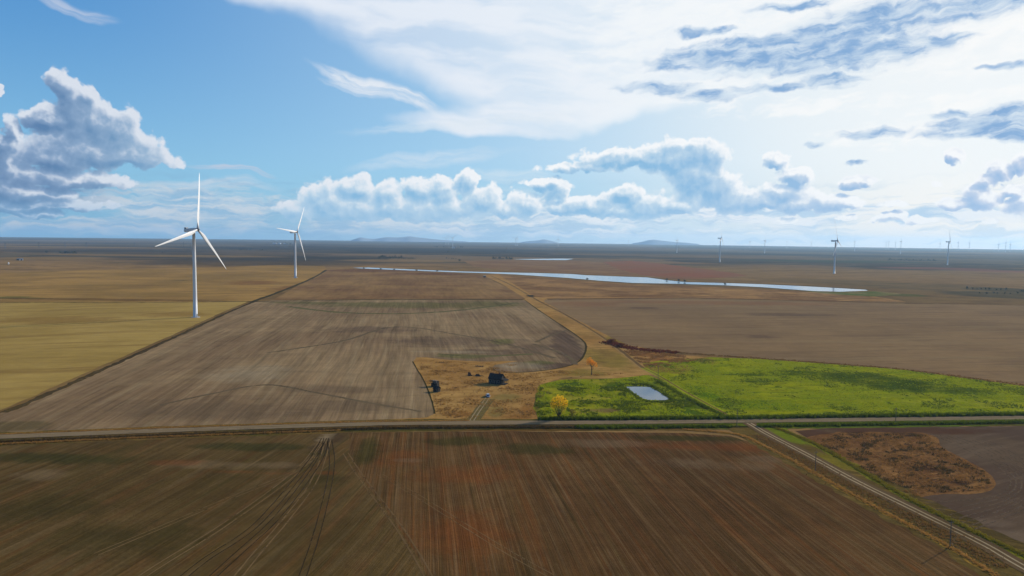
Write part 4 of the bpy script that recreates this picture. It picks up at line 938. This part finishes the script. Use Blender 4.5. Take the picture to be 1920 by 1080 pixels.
# the parked car
mCar = simple('car_paint', (0.36, 0.42, 0.50), 0.25, metal=0.4, var=0.03, spec=0.6); mGlass = simple('car_glass', (0.02, 0.025, 0.03), 0.08, spec=0.8)
mTyre = simple('tyre_rubber', (0.02, 0.02, 0.02), 0.9); mRim = simple('alloy', (0.5, 0.5, 0.52), 0.35, metal=0.8); mLampR = simple('red_lens', (0.35, 0.02, 0.02), 0.3); mLampW = simple('clear_lens', (0.7, 0.7, 0.72), 0.2)
car = empty('parked_car', G(914.5, 744.0), R(100)); tag(car, 'small pale blue car parked where the two wheel ruts end in the yard', 'car')
bm = bmesh.new()
def loft_y(bm, prof, w_of):
    rows = []
    for s_ in (-1, 1):
        rows.append([bm.verts.new((x, s_ * w_of(z), z)) for x, z in prof])
    n = len(prof)
    for i in range(n): bm.faces.new((rows[0][i], rows[0][(i + 1) % n], rows[1][(i + 1) % n], rows[1][i]))
    bm.faces.new(rows[0]); bm.faces.new(rows[1][::-1]); bmesh.ops.recalc_face_normals(bm, faces=bm.faces)
loft_y(bm, [(-2.3, 0.45), (-2.25, 0.95), (-1.9, 1.08), (1.0, 1.05), (2.1, 0.92), (2.35, 0.7), (2.3, 0.35), (-2.2, 0.3)], lambda z: 0.92 - 0.08 * abs(z - 0.7))
bmesh.ops.bevel(bm, geom=bm.edges[:], offset=0.05, segments=2, affect='EDGES')
bm_obj('body', bm, mCar, car, True)
bm = bmesh.new(); loft_y(bm, [(-2.05, 1.05), (-1.7, 1.62), (-1.3, 1.72), (0.1, 1.7), (0.95, 1.05)], lambda z: 0.84 - 0.28 * (z - 1.05)); bm_obj('windows', bm, mGlass, car)
bm = bmesh.new(); loft_y(bm, [(-1.75, 1.66), (-1.3, 1.76), (0.12, 1.74), (0.25, 1.66)], lambda z: 0.68); bm_obj('roof_panel', bm, mCar, car)
for x in (-1.45, 1.45):
    for y in (-0.84, 0.84):
        w_ = bmesh.new(); bmesh.ops.create_cone(w_, cap_ends=True, segments=20, radius1=0.36, radius2=0.36, depth=0.24, matrix=Matrix.Translation((x, y, 0.36)) @ Matrix.Rotation(R(90), 4, 'X')); wo_ = bm_obj('wheel', w_, mTyre, car)
        w_ = bmesh.new(); bmesh.ops.create_cone(w_, cap_ends=True, segments=14, radius1=0.22, radius2=0.22, depth=0.26, matrix=Matrix.Translation((x, y, 0.36)) @ Matrix.Rotation(R(90), 4, 'X')); bm_obj('rim', w_, mRim, wo_)
for y in (-0.7, 0.7):
    w_ = bmesh.new(); box(w_, 2.22, 2.36, y - 0.16, y + 0.16, 0.68, 0.84); bm_obj('headlight', w_, mLampW, car)
    w_ = bmesh.new(); box(w_, -2.34, -2.24, y - 0.13, y + 0.13, 0.7, 0.95); bm_obj('tail_light', w_, mLampR, car)

# ------------------------------------------------------------------ far farm buildings
mWhiteW = simple('white_wall', (0.62, 0.62, 0.62), 0.8, scale=0.3); mGreyR = simple('grey_roof', (0.16, 0.16, 0.17), 0.7, scale=0.3); mDarkW = simple('dark_wall', (0.05, 0.045, 0.04), 0.9, scale=0.3)
def barn(px, py, L, Wd, e, rdg, rz, wm, rm, label, group=None):
    r = empty('barn', G(px, py), R(rz)); tag(r, label, 'barn', group); gable_house(r, L, Wd, e, rdg, wm, rm, 0.4)
    bm = bmesh.new(); box(bm, -1.8, 1.8, -Wd / 2 - 0.08, -Wd / 2 - 0.01, 0.02, min(3.4, e * 0.85)); bm_obj('door', bm, mHole, r)
barn(40, 488.2, 9, 7, 4.2, 6.2, 40, mWhiteW, mGreyR, 'small white farm building on the rise near the left edge of the photo')
barn(35, 488.0, 9, 7, 3.6, 5.6, -10, mDarkW, mGreyR, 'dark farm shed joined to the left of the small white farm building')
bm = bmesh.new(); tube(bm, [(0, 0, 0), (0, 0, 4.2), (0, 0, 5.2), (0, 0, 5.6)], [1.6, 1.6, 1.0, 0.2], 14); o = bm_obj('grain_bin', bm, mWhiteW); o.location = G(16, 495.5); tag(o, 'small white grain bin below the farm building at the left edge', 'grain bin')
barn(515, 457.2, 36, 18, 9, 13, 10, mWhiteW, mGreyR, 'leftmost tiny white barn on the horizon left of the second turbine', 'far white barns')
barn(524, 457.4, 30, 16, 8, 12, -12, mWhiteW, mWhiteW, 'middle tiny white barn on the horizon left of the second turbine', 'far white barns')
barn(534, 457.3, 30, 16, 8, 12, 20, mWhiteW, mGreyR, 'rightmost tiny white barn on the horizon just left of the second turbine', 'far white barns')
barn(850, 465.2, 26, 14, 6, 9, 8, mWhiteW, mGreyR, 'tiny pale farmhouse among the dark trees below the three far turbines')
barn(908.5, 520, 5, 4, 2.6, 3.8, 20, mDarkW, mGreyR, 'tiny dark shed where the farm track reaches the riverside grass')

# ------------------------------------------------------------------ trees and bushes
def leaf_mat(name, c1, c2, c3=None, grad=None):
    m, T, p, out = new_mat(name); T.dim = '3D'
    t = T.n.new('ShaderNodeTexCoord'); geo = T.n.new('ShaderNodeNewGeometry')
    n = T.noise(t.outputs['Object'], 0.9, 3, 0.7)
    c = T.mix(T.ss(n, 0.35, 0.65), c1, c2)
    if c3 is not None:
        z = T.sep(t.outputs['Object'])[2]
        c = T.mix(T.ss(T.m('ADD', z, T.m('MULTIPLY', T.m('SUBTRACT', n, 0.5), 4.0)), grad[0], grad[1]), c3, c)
    T.set(p.inputs['Base Color'], c); p.inputs['Roughness'].default_value = 0.7
    tr = T.n.new('ShaderNodeBsdfTranslucent'); T.set(tr.inputs[0], c); mx = T.n.new('ShaderNodeMixShader'); mx.inputs[0].default_value = 0.45
    T.l.new(p.outputs[0], mx.inputs[1]); T.l.new(tr.outputs[0], mx.inputs[2]); T.l.new(mx.outputs[0], out.inputs[0])
    return m
def leaves(rnd, clumps, n, size):
    """leaf-sized faces through the volume of a set of clumps (x, y, z, r, flat)"""
    vs, fs = [], []
    wts = [c[3] ** 2 for c in clumps]
    for i in range(n):
        c = rnd.choices(clumps, wts)[0]
        while True:
            q = Vector((rnd.uniform(-1, 1), rnd.uniform(-1, 1), rnd.uniform(-1, 1)))
            if q.length < 1: break
        q = q.normalized() * (q.length ** 0.45)
        p = Vector((c[0] + q.x * c[3], c[1] + q.y * c[3], c[2] + q.z * c[3] * (c[4] if len(c) > 4 else 0.8)))
        a = Vector((rnd.gauss(0, 1), rnd.gauss(0, 1), rnd.gauss(0, 1))).normalized(); b = a.orthogonal().normalized(); s = size * rnd.uniform(0.6, 1.3)
        cc = a.cross(b); k = len(vs)
        vs += [p - b * s, p + cc * s * 0.6, p + b * s, p - cc * s * 0.6]; fs.append((k, k + 1, k + 2, k + 3))
    me = bpy.data.meshes.new('crown'); me.from_pydata([tuple(v) for v in vs], [], fs); return me
def limbs(rnd, spec):
    bm = bmesh.new()
    for pts, r0, r1 in spec:
        n = len(pts); tube(bm, pts, [r0 + (r1 - r0) * i / (n - 1) for i in range(n)], 7)
    return bm
mBark = simple('bark', (0.045, 0.035, 0.028), 0.95, var=0.3, scale=2)
# orange tree
rnd = random.Random(11)
t = empty('autumn_tree', G(1109, 703)); tag(t, 'orange autumn tree with a bare lower trunk, alone above the green meadow', 'tree')
bm = limbs(rnd, [([(0, 0, 0), (0.1, 0, 2.2), (-0.1, 0, 4.4), (-0.5, 0, 6.6), (-1.2, 0.1, 9.0)], 0.34, 0.08), ([(0, 0, 3.4), (0.9, 0.2, 5.4), (2.1, 0.3, 7.4)], 0.2, 0.05), ([(-0.2, 0, 5.0), (-1.3, -0.4, 6.8), (-2.2, -0.5, 8.6)], 0.14, 0.04), ([(0, 0, 4.2), (0.4, 0.8, 6.2), (0.5, 1.1, 8.5)], 0.14, 0.04), ([(0, 0, 2.6), (0.8, -0.3, 4.0), (1.4, -0.4, 4.8)], 0.12, 0.04)])
bm_obj('trunk', bm, mBark, t)
me = leaves(rnd, [(-1.6, 0, 9.6, 1.5), (-0.4, 0.2, 8.6, 1.5), (-2.4, -0.3, 8.4, 1.2), (0.8, 0.4, 7.8, 1.3), (2.2, 0.3, 7.3, 1.2), (2.9, 0.1, 6.3, 0.8), (0.2, 0.8, 8.2, 1.4), (-1.4, -0.2, 7.3, 1.2), (1.6, -0.2, 6.2, 0.9), (0.3, 0, 6.6, 0.9), (3.0, 0.3, 5.3, 0.6), (-2.6, 0.2, 6.8, 0.7), (-0.9, 0, 10.6, 0.8), (0.2, 0, 4.6, 0.5)], 1200, 0.2)
link('crown', me, leaf_mat('orange_leaves', A(240, 170, 34), A(214, 138, 26)), t)
# yellow many-stemmed tree by the road
rnd = random.Random(5)
t = empty('autumn_tree', G(1048, 786.5)); tag(t, 'yellow-topped many-stemmed tree beside the main road, largest tree in the photo', 'tree')
sp = []
for i, (x, y, h) in enumerate([(-3.0, 0, 8.6), (-1.8, 0.8, 9.6), (-0.6, -0.6, 10.4), (0.7, 0.5, 10.2), (1.9, -0.5, 9.4), (2.9, 0.4, 8.2), (-2.4, -0.9, 6.5), (2.3, 1.0, 6.5)]):
    sp.append(([(0.15 * (i - 3.5) / 3, 0, 0), (x * 0.25, y * 0.3, h * 0.3), (x * 0.65, y * 0.7, h * 0.65), (x, y, h)], 0.24, 0.04))
bm_obj('trunk', limbs(rnd, sp), mBark, t)
me = leaves(rnd, [(-3.1, 0, 8.6, 1.3), (-1.9, 0.8, 9.5, 1.4), (-0.6, -0.5, 10.0, 1.5), (0.8, 0.5, 9.9, 1.5), (2.0, -0.5, 9.2, 1.4), (3.1, 0.4, 8.2, 1.2), (-2.6, -0.5, 6.9, 1.5), (-1.0, 0, 7.6, 1.7), (0.9, 0.2, 7.6, 1.6), (2.6, 0.3, 6.6, 1.4), (-2.2, 0.2, 5.0, 1.2), (0.2, 0.4, 5.8, 1.3), (2.2, 0.4, 4.9, 1.2), (-1.6, 0, 3.4, 1.1), (1.6, 0, 3.4, 1.1), (3.5, 0, 7.0, 0.8), (-3.6, 0, 7.2, 0.8), (0, 0, 2.4, 0.9), (-3.2, 0.3, 5.6, 0.7), (-0.5, 0, 11.2, 0.7), (1.4, 0, 10.9, 0.6)], 2300, 0.2)
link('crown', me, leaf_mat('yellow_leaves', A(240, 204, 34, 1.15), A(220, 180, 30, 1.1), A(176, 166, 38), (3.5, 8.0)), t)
def bush_tree(px, py, h, w, n, size, mat, label, seed, name='bush', cat='bush', group=None, flat=0.8):
    rnd = random.Random(seed); t = empty(name, G(px, py)); tag(t, label, cat, group)
    cl = []
    for i in range(7):
        a = rnd.uniform(0, math.tau); rr_ = rnd.uniform(0.1, 0.6) * w / 2
        cl.append((math.cos(a) * rr_, math.sin(a) * rr_, h * rnd.uniform(0.35, 0.8), w * rnd.uniform(0.2, 0.32), h / w * flat))
    link('crown', leaves(rnd, cl, n, size), mat, t)
    bm = bmesh.new()
    for i in range(4): tube(bm, [(0.1 * i - 0.15, 0, 0), (cl[i][0] * 0.6, cl[i][1] * 0.6, h * 0.4), (cl[i][0], cl[i][1], h * 0.75)], [0.03 * h ** 0.6, 0.02 * h ** 0.6, 0.008 * h ** 0.6], 5)
    bm_obj('stems', bm, mBark, t)
    return t
mLG = leaf_mat('dull_green_leaves', A(104, 104, 34, 1.1), A(124, 112, 40, 1.1))
mRed = leaf_mat('dark_red_leaves', A(104, 46, 24), A(80, 38, 22))
mDG = leaf_mat('dark_green_leaves', (0.018, 0.026, 0.012), (0.032, 0.036, 0.018))
bush_tree(1073, 785, 4.4, 5.2, 900, 0.16, mLG, 'low olive-green bush just right of the yellow roadside tree', 21)
bush_tree(1146, 643, 3.4, 8.0, 700, 0.28, mRed, 'round dark red bush at the left end of the scrub by the farm track', 22)
bush_tree(1163, 650, 3.0, 9.0, 700, 0.28, mRed, 'wide rust-red bush in the scrub right beside the farm track', 23)
bush_tree(1013, 745, 1.6, 6.0, 400, 0.18, mLG, 'low weedy bush on the left edge of the green meadow', 24)
bush_tree(995, 556.5, 2.6, 16, 300, 0.5, mDG, 'dark scrub where the farm track meets the corner of the ploughed field', 25, flat=0.5)
for i, (px, py, lab) in enumerate([(682, 504.5, 'first dark bush on the left end of the river'), (714, 506, 'second dark bush along the left part of the river'), (739, 507, 'dark bush on the near bank above the row-crop field'), (781, 508.5, 'small dark bush on the river bank, fourth from the left end'),
                                   (820, 509, 'low dark bush on the far river bank above the row-crop field'), (1250, 525.5, 'tiny dark bush at the bend of the river under the red field'), (1272, 527.5, 'small dark bush just right of the river bend'), (1284, 529, 'round dark bush at the far bank right of the river bend'),
                                   (1359, 535, 'dark bush on the near bank in the middle of the right river reach'), (1101, 525, 'dark bush on the near bank where the river widens'), (1918, 548, 'dark green bush cut by the right edge of the photo')]):
    bush_tree(px, py, 5.0 if i not in (4,) else 3, 6.5 if i != 10 else 12, 160, 0.6, mDG, lab, 40 + i, 'river_bush' if i < 10 else 'bush', 'bush', 'dark bushes along the river' if i < 10 else None)
# distant tree belts: prototypes copied tree by tree
def far_tree_proto(seed, h, w):
    rnd = random.Random(seed); t = empty('distant_tree', (0, 0, 0))
    cl = [(rnd.uniform(-0.3, 0.3) * w, rnd.uniform(-0.3, 0.3) * w, h * rnd.uniform(0.4, 0.82), w * rnd.uniform(0.2, 0.34), 1.1) for _ in range(6)]
    link('crown', leaves(rnd, cl, 110, 1.1), mDG, t)
    bm = bmesh.new(); tube(bm, [(0, 0, 0), (0, 0, h * 0.7)], [0.35, 0.12], 5); bm_obj('trunk', bm, mBark, t)
    return t
PT = [far_tree_proto(60 + i, *hw) for i, hw in enumerate([(11, 9), (9, 10), (13, 8)])]; used = [False] * 3
rb = random.Random(17)
belts = [((711, 485), (752, 485.5), 16, 1.0, 'dark tree in the row left of centre beyond the river'), ((756, 486), (778, 486.2), 7, 0.55, 'low dark tree trailing right of the row beyond the river'), ((838, 485.5), (854, 486.2), 5, 0.6, 'low dark tree near the pale cart track beyond the river'),
         ((861, 490.5), (862, 490.5), 1, 1.2, 'lone rounded tree at the top of the pale cart track'), ((924, 486.2), (960, 487), 13, 0.85, 'dark tree in the row at the left end of the far lake'), ((816, 464.3), (868, 465), 12, 1.3, 'dark tree around the far farmhouse below the three turbines'),
         ((836, 473.3), (862, 473.3), 8, 0.6, 'low dark tree in the thin belt below the far farmhouse'), ((85, 474), (88, 474), 2, 1.0, 'tree left of the dark clump on the far left plain'), ((112, 475.5), (143, 475.3), 12, 0.9, 'dark tree in the clump on the far left plain'),
         ((268, 474), (308, 474), 9, 0.4, 'low dark tree in the thin belt left of the nearest turbine'), ((448, 469.3), (471, 469.6), 8, 0.8, 'dark tree between the two large turbines'), ((489, 469.6), (501, 469.6), 4, 0.7, 'dark tree just left of the second large turbine'),
         ((1119, 465.5), (1144, 466), 8, 1.0, 'dark tree on the plain above the red field'), ((1381, 469.3), (1403, 469.6), 6, 0.8, 'small dark tree right of the sunlit turbine'), ((1666, 488.6), (1755, 489.6), 34, 0.8, 'dark tree in the long belt on the right of the plain'),
         ((535, 458), (546, 458.4), 5, 1.3, 'tiny tree beside the far white barns'), ((1812, 543), (1884, 544.5), 9, 0.45, 'low dark scrub tree near the right edge beyond the fallow field'), ((1838, 551), (1905, 552), 7, 0.4, 'low scrub tree in the damp hollow at the right edge'), ((640, 465), (652, 465.5), 4, 0.8, 'small tree right of the second large turbine'),
         ((1610, 467.3), (1625, 467.5), 3, 0.7, 'tiny tree on the plain right of the tallest dark turbine')]
for (p0, p1, n, k, lab) in belts:
    for i in range(n):
        f = (i + rb.uniform(-0.3, 0.3)) / max(1, n - 1)
        px = p0[0] + (p1[0] - p0[0]) * f; py = p0[1] + (p1[1] - p0[1]) * f + rb.uniform(-0.25, 0.25)
        j = rb.randrange(3); o = PT[j] if not used[j] else copy_tree(PT[j]); used[j] = True
        g = G(px, py); o.location = g; o.rotation_euler.z = rb.uniform(0, 6.28); s_ = k * rb.uniform(0.6, 1.25); o.scale = (s_ * rb.uniform(0.9, 1.3), s_, s_)
        o['label'] = lab; o['category'] = 'tree'; o['group'] = lab.replace('dark tree', 'dark trees').replace('low scrub tree', 'low scrub').replace('tree ', 'trees ', 1) if 'dark tree' not in lab else lab.replace('dark tree', 'dark trees')

# ------------------------------------------------------------------ grass with real height
def inside(poly, x, y):
    c = False; n = len(poly)
    for i in range(n):
        (x1, y1), (x2, y2) = poly[i], poly[i - 1]
        if (y1 > y) != (y2 > y) and x < (x2 - x1) * (y - y1) / (y2 - y1) + x1: c = not c
    return c
def tufts(name, pts, h, w, mat, seed, blades=5):
    rnd = random.Random(seed); vs, fs = [], []
    for g in pts:
        hh = h * rnd.uniform(0.4, 1.3)
        for b in range(blades):
            a = rnd.uniform(0, math.tau); r = w * rnd.uniform(0.1, 0.6); lx, ly = math.cos(a) * r, math.sin(a) * r
            ww = w * rnd.uniform(0.15, 0.4); k = len(vs); a2 = rnd.uniform(0, math.tau)
            vs += [(g.x + lx - math.cos(a2) * ww, g.y + ly - math.sin(a2) * ww, 0.05), (g.x + lx + math.cos(a2) * ww, g.y + ly + math.sin(a2) * ww, 0.05), (g.x + lx * 2 + rnd.uniform(-.2, .2) * w, g.y + ly * 2, 0.1 + hh)]
            fs.append((k, k + 1, k + 2))
    me = bpy.data.meshes.new(name); me.from_pydata(vs, [], fs); o = link(name, me, mat); o['kind'] = 'stuff'; return o
def scatter(poly_px, n, seed, dens=None):
    rnd = random.Random(seed); W2 = [G(*p) for p in poly_px]; pl = [(p.x, p.y) for p in W2]
    x0, x1 = min(p[0] for p in pl), max(p[0] for p in pl); y0, y1 = min(p[1] for p in pl), max(p[1] for p in pl); out = []
    while len(out) < n:
        x, y = rnd.uniform(x0, x1), rnd.uniform(y0, y1)
        if not inside(pl, x, y): continue
        if dens and rnd.random() > dens(x, y): continue
        out.append(Vector((x, y, 0)))
    return out
def along(px_pts, n, spread, off, seed):
    rnd = random.Random(seed); P3 = [G(*p) for p in catmull(px_pts, 10)]; seg = list(zip(P3, P3[1:])); ws = [(b - a).length for a, b in seg]; out = []
    for _ in range(n):
        a, b = rnd.choices(seg, ws)[0]; t_ = (b - a).normalized(); nn = Vector((t_.y, -t_.x, 0)); out.append(a.lerp(b, rnd.random()) + nn * (off + rnd.gauss(0, spread)))
    return out
def in_dark(x, y):
    return any(((x - c[0]) / c[2]) ** 2 + ((y - c[1]) / c[3]) ** 2 < 1.0 for c in DKW)
DKW = [GE(*e) for e in DARKG]
def clump(s, th=0.5, sharp=6):
    return lambda x, y: min(1, max(0.02, 0.5 + sharp * (mnoise.fractal(Vector((x * s, y * s, 2)), 0.9, 2.0, 4) + (0.5 - th))))
mGr1 = leaf_mat('grass_green', A(142, 160, 16), A(160, 166, 20)); mGr2 = leaf_mat('grass_dark', A(76, 92, 16), A(98, 112, 18)); mGrD = leaf_mat('grass_dry', A(176, 136, 72), A(150, 114, 60)); mGrR = leaf_mat('grass_red', A(150, 112, 66), A(126, 92, 52)); mGrK = leaf_mat('weeds_dark', A(76, 62, 38), A(92, 74, 42)); mGrB = leaf_mat('weeds_brown', A(130, 100, 58), A(112, 84, 48))
GF = [(1215, 686), (1290, 675), (1340, 671), (1420, 674), (1560, 684), (1700, 695), (1920, 725), (2050, 742), (2050, 777), (1920, 778), (1600, 781), (1376, 784), (1300, 742), (1240, 706)]
c1, c2 = clump(0.03, 0.5, 2), clump(0.05, 0.74)
tufts('grass', scatter(GF, 13000, 1, lambda x, y: 0.03 if in_dark(x, y) else c1(x, y)), 0.3, 0.7, mGr1, 2)
tufts('grass', scatter(GF, 5500, 3, lambda x, y: 0.5 if in_dark(x, y) else c2(x, y)), 0.4, 0.8, mGr2, 4)
GM = [(1014, 724), (1050, 714), (1150, 712), (1215, 706), (1250, 718), (1300, 748), (1355, 782), (1200, 785), (1012, 785), (1002, 765)]
pondw = [(G(*p).x, G(*p).y) for p in [(cxp + (x - cxp) * 1.05, cyp + (y - cyp) * 1.1) for x, y in pond_px]]
np_ = lambda pts: [g for g in pts if not inside(pondw, g.x, g.y)]
tufts('grass', np_(scatter(GM, 4500, 5, clump(0.05))), 0.6, 0.8, mGr1, 6)
tufts('grass', np_(scatter(GM, 3200, 7, clump(0.06, 0.64))), 0.7, 0.8, mGr2, 8)
pb = [(cxp + (x - cxp) * 1.16, cyp + (y - cyp) * 1.35) for x, y in pond_px]
tufts('reeds', along(pb + [pb[0]], 900, 0.7, 0, 9), 0.9, 0.6, mGr2, 10)
YD = [(782, 674), (900, 680), (970, 684), (925, 694), (1000, 700), (1060, 694), (1090, 700), (1180, 700), (1040, 712), (1008, 740), (1005, 784), (890, 787), (818, 782), (812, 745), (796, 710)]
tufts('dry_grass', scatter(YD, 5000, 11, clump(0.06, 0.5, 3)), 0.28, 0.6, mGrD, 12)
tufts('dry_grass', scatter(YD, 900, 13, clump(0.06, 0.75)), 0.4, 0.7, mGrB, 14)
RG = [(1518, 824), (1597, 812), (1740, 816), (1770, 843), (1844, 883), (1858, 908), (1830, 922), (1747, 925), (1717, 931), (1650, 903), (1566, 850)]
tufts('rough_grass', scatter(RG, 5000, 15, clump(0.12, 0.5, 3)), 0.35, 0.5, mGrR, 16)
tufts('rough_grass', scatter(RG, 1100, 17, clump(0.16, 0.72)), 0.6, 0.7, mGrK, 18)
# bushy growth on the far verge of the road, weeds in the ditches
rd = lambda a, b: [p for p in road_px if a <= p[0] <= b]
tufts('verge_weeds', along([(1010, 786.6), (1140, 786.2), (1280, 785.2), (1380, 784.4), (1600, 781.3), (1920, 777.5), (2200, 774)], 5200, 0.8, 0.6, 19), 1.5, 1.0, mGr2, 20, 6)
tufts('verge_weeds', along([(1420, 799), (1600, 796), (1920, 791), (2200, 787)], 3000, 0.8, 1.0, 21), 1.2, 0.9, mGr2, 22, 6)
tufts('verge_weeds', along([(1080, 801), (1280, 800), (1370, 799)], 1500, 0.8, 1.0, 23), 1.1, 0.9, mGr2, 24, 6)
tufts('ditch_weeds', along([(0, 829), (333, 816), (640, 805.5), (760, 802.5), (960, 801.5), (1100, 801)], 3500, 0.7, 0.3, 25), 0.8, 0.8, mGrK, 26)
tufts('ditch_weeds', along([(-100, 837), (0, 833), (333, 818), (640, 807)], 2600, 0.35, 0.6, 27), 0.55, 0.6, mGrD, 28)
tufts('ditch_weeds', along([(-100, 819), (0, 815), (333, 802.5), (640, 793), (880, 789.5)], 2600, 0.35, 0.3, 29), 0.5, 0.6, mGrD, 30)
tufts('verge_weeds', along([(1440, 798), (1500, 820), (1560, 850), (1640, 898), (1720, 944), (1830, 999), (1930, 1047)], 2600, 0.6, 0, 31), 0.5, 0.6, leaf_mat('grass_yellow', A(128, 118, 34), A(104, 98, 30)), 32)
tufts('verge_weeds', along([(1280, 806), (1380, 815), (1423, 833), (1480, 862), (1580, 919), (1680, 974), (1780, 1028), (1870, 1084)], 2400, 0.5, -0.4, 33), 0.45, 0.5, mGrD, 34)
tufts('verge_weeds', along(lane_px[2:8], 2200, 2.2, 5.5, 35), 0.4, 0.5, mGrB, 36)
tufts('hedge_weeds', along([(1140, 641), (1180, 653), (1270, 662)], 700, 3.4, 0, 37), 1.0, 1.2, mRed, 38)
tufts('scrub', scatter([(1165, 655), (1240, 662), (1330, 671), (1290, 680), (1215, 692)], 1500, 51, clump(0.08, 0.55)), 0.6, 0.9, mGrR, 52)
tufts('hedge_weeds', along([(1250, 660), (1420, 672), (1560, 682), (1700, 694), (1920, 723)], 800, 1.6, 0, 39), 0.6, 1.0, mGrB, 40)
tufts('hedge_weeds', along([(1372, 784), (1320, 760), (1275, 737), (1240, 716)], 900, 0.6, -1.4, 41), 0.9, 0.8, mGr2, 42)

# ------------------------------------------------------------------ haze
hb = bmesh.new(); box(hb, -19000, 19000, -3000, 19000, -1.5, 262.0)
hm = bpy.data.materials.new('haze'); hm.use_nodes = True; hm.node_tree.nodes.clear()
H = NT(hm.node_tree); ho = H.n.new('ShaderNodeOutputMaterial'); hv = H.n.new('ShaderNodeVolumePrincipled')
hv.inputs['Density'].default_value = 4.8e-5; hv.inputs['Color'].default_value = (0.46, 0.73, 1.0, 1); hv.inputs['Anisotropy'].default_value = 0.3
H.l.new(hv.outputs[0], ho.inputs['Volume'])
hz = bm_obj('haze', hb, hm); hz['kind'] = 'stuff'
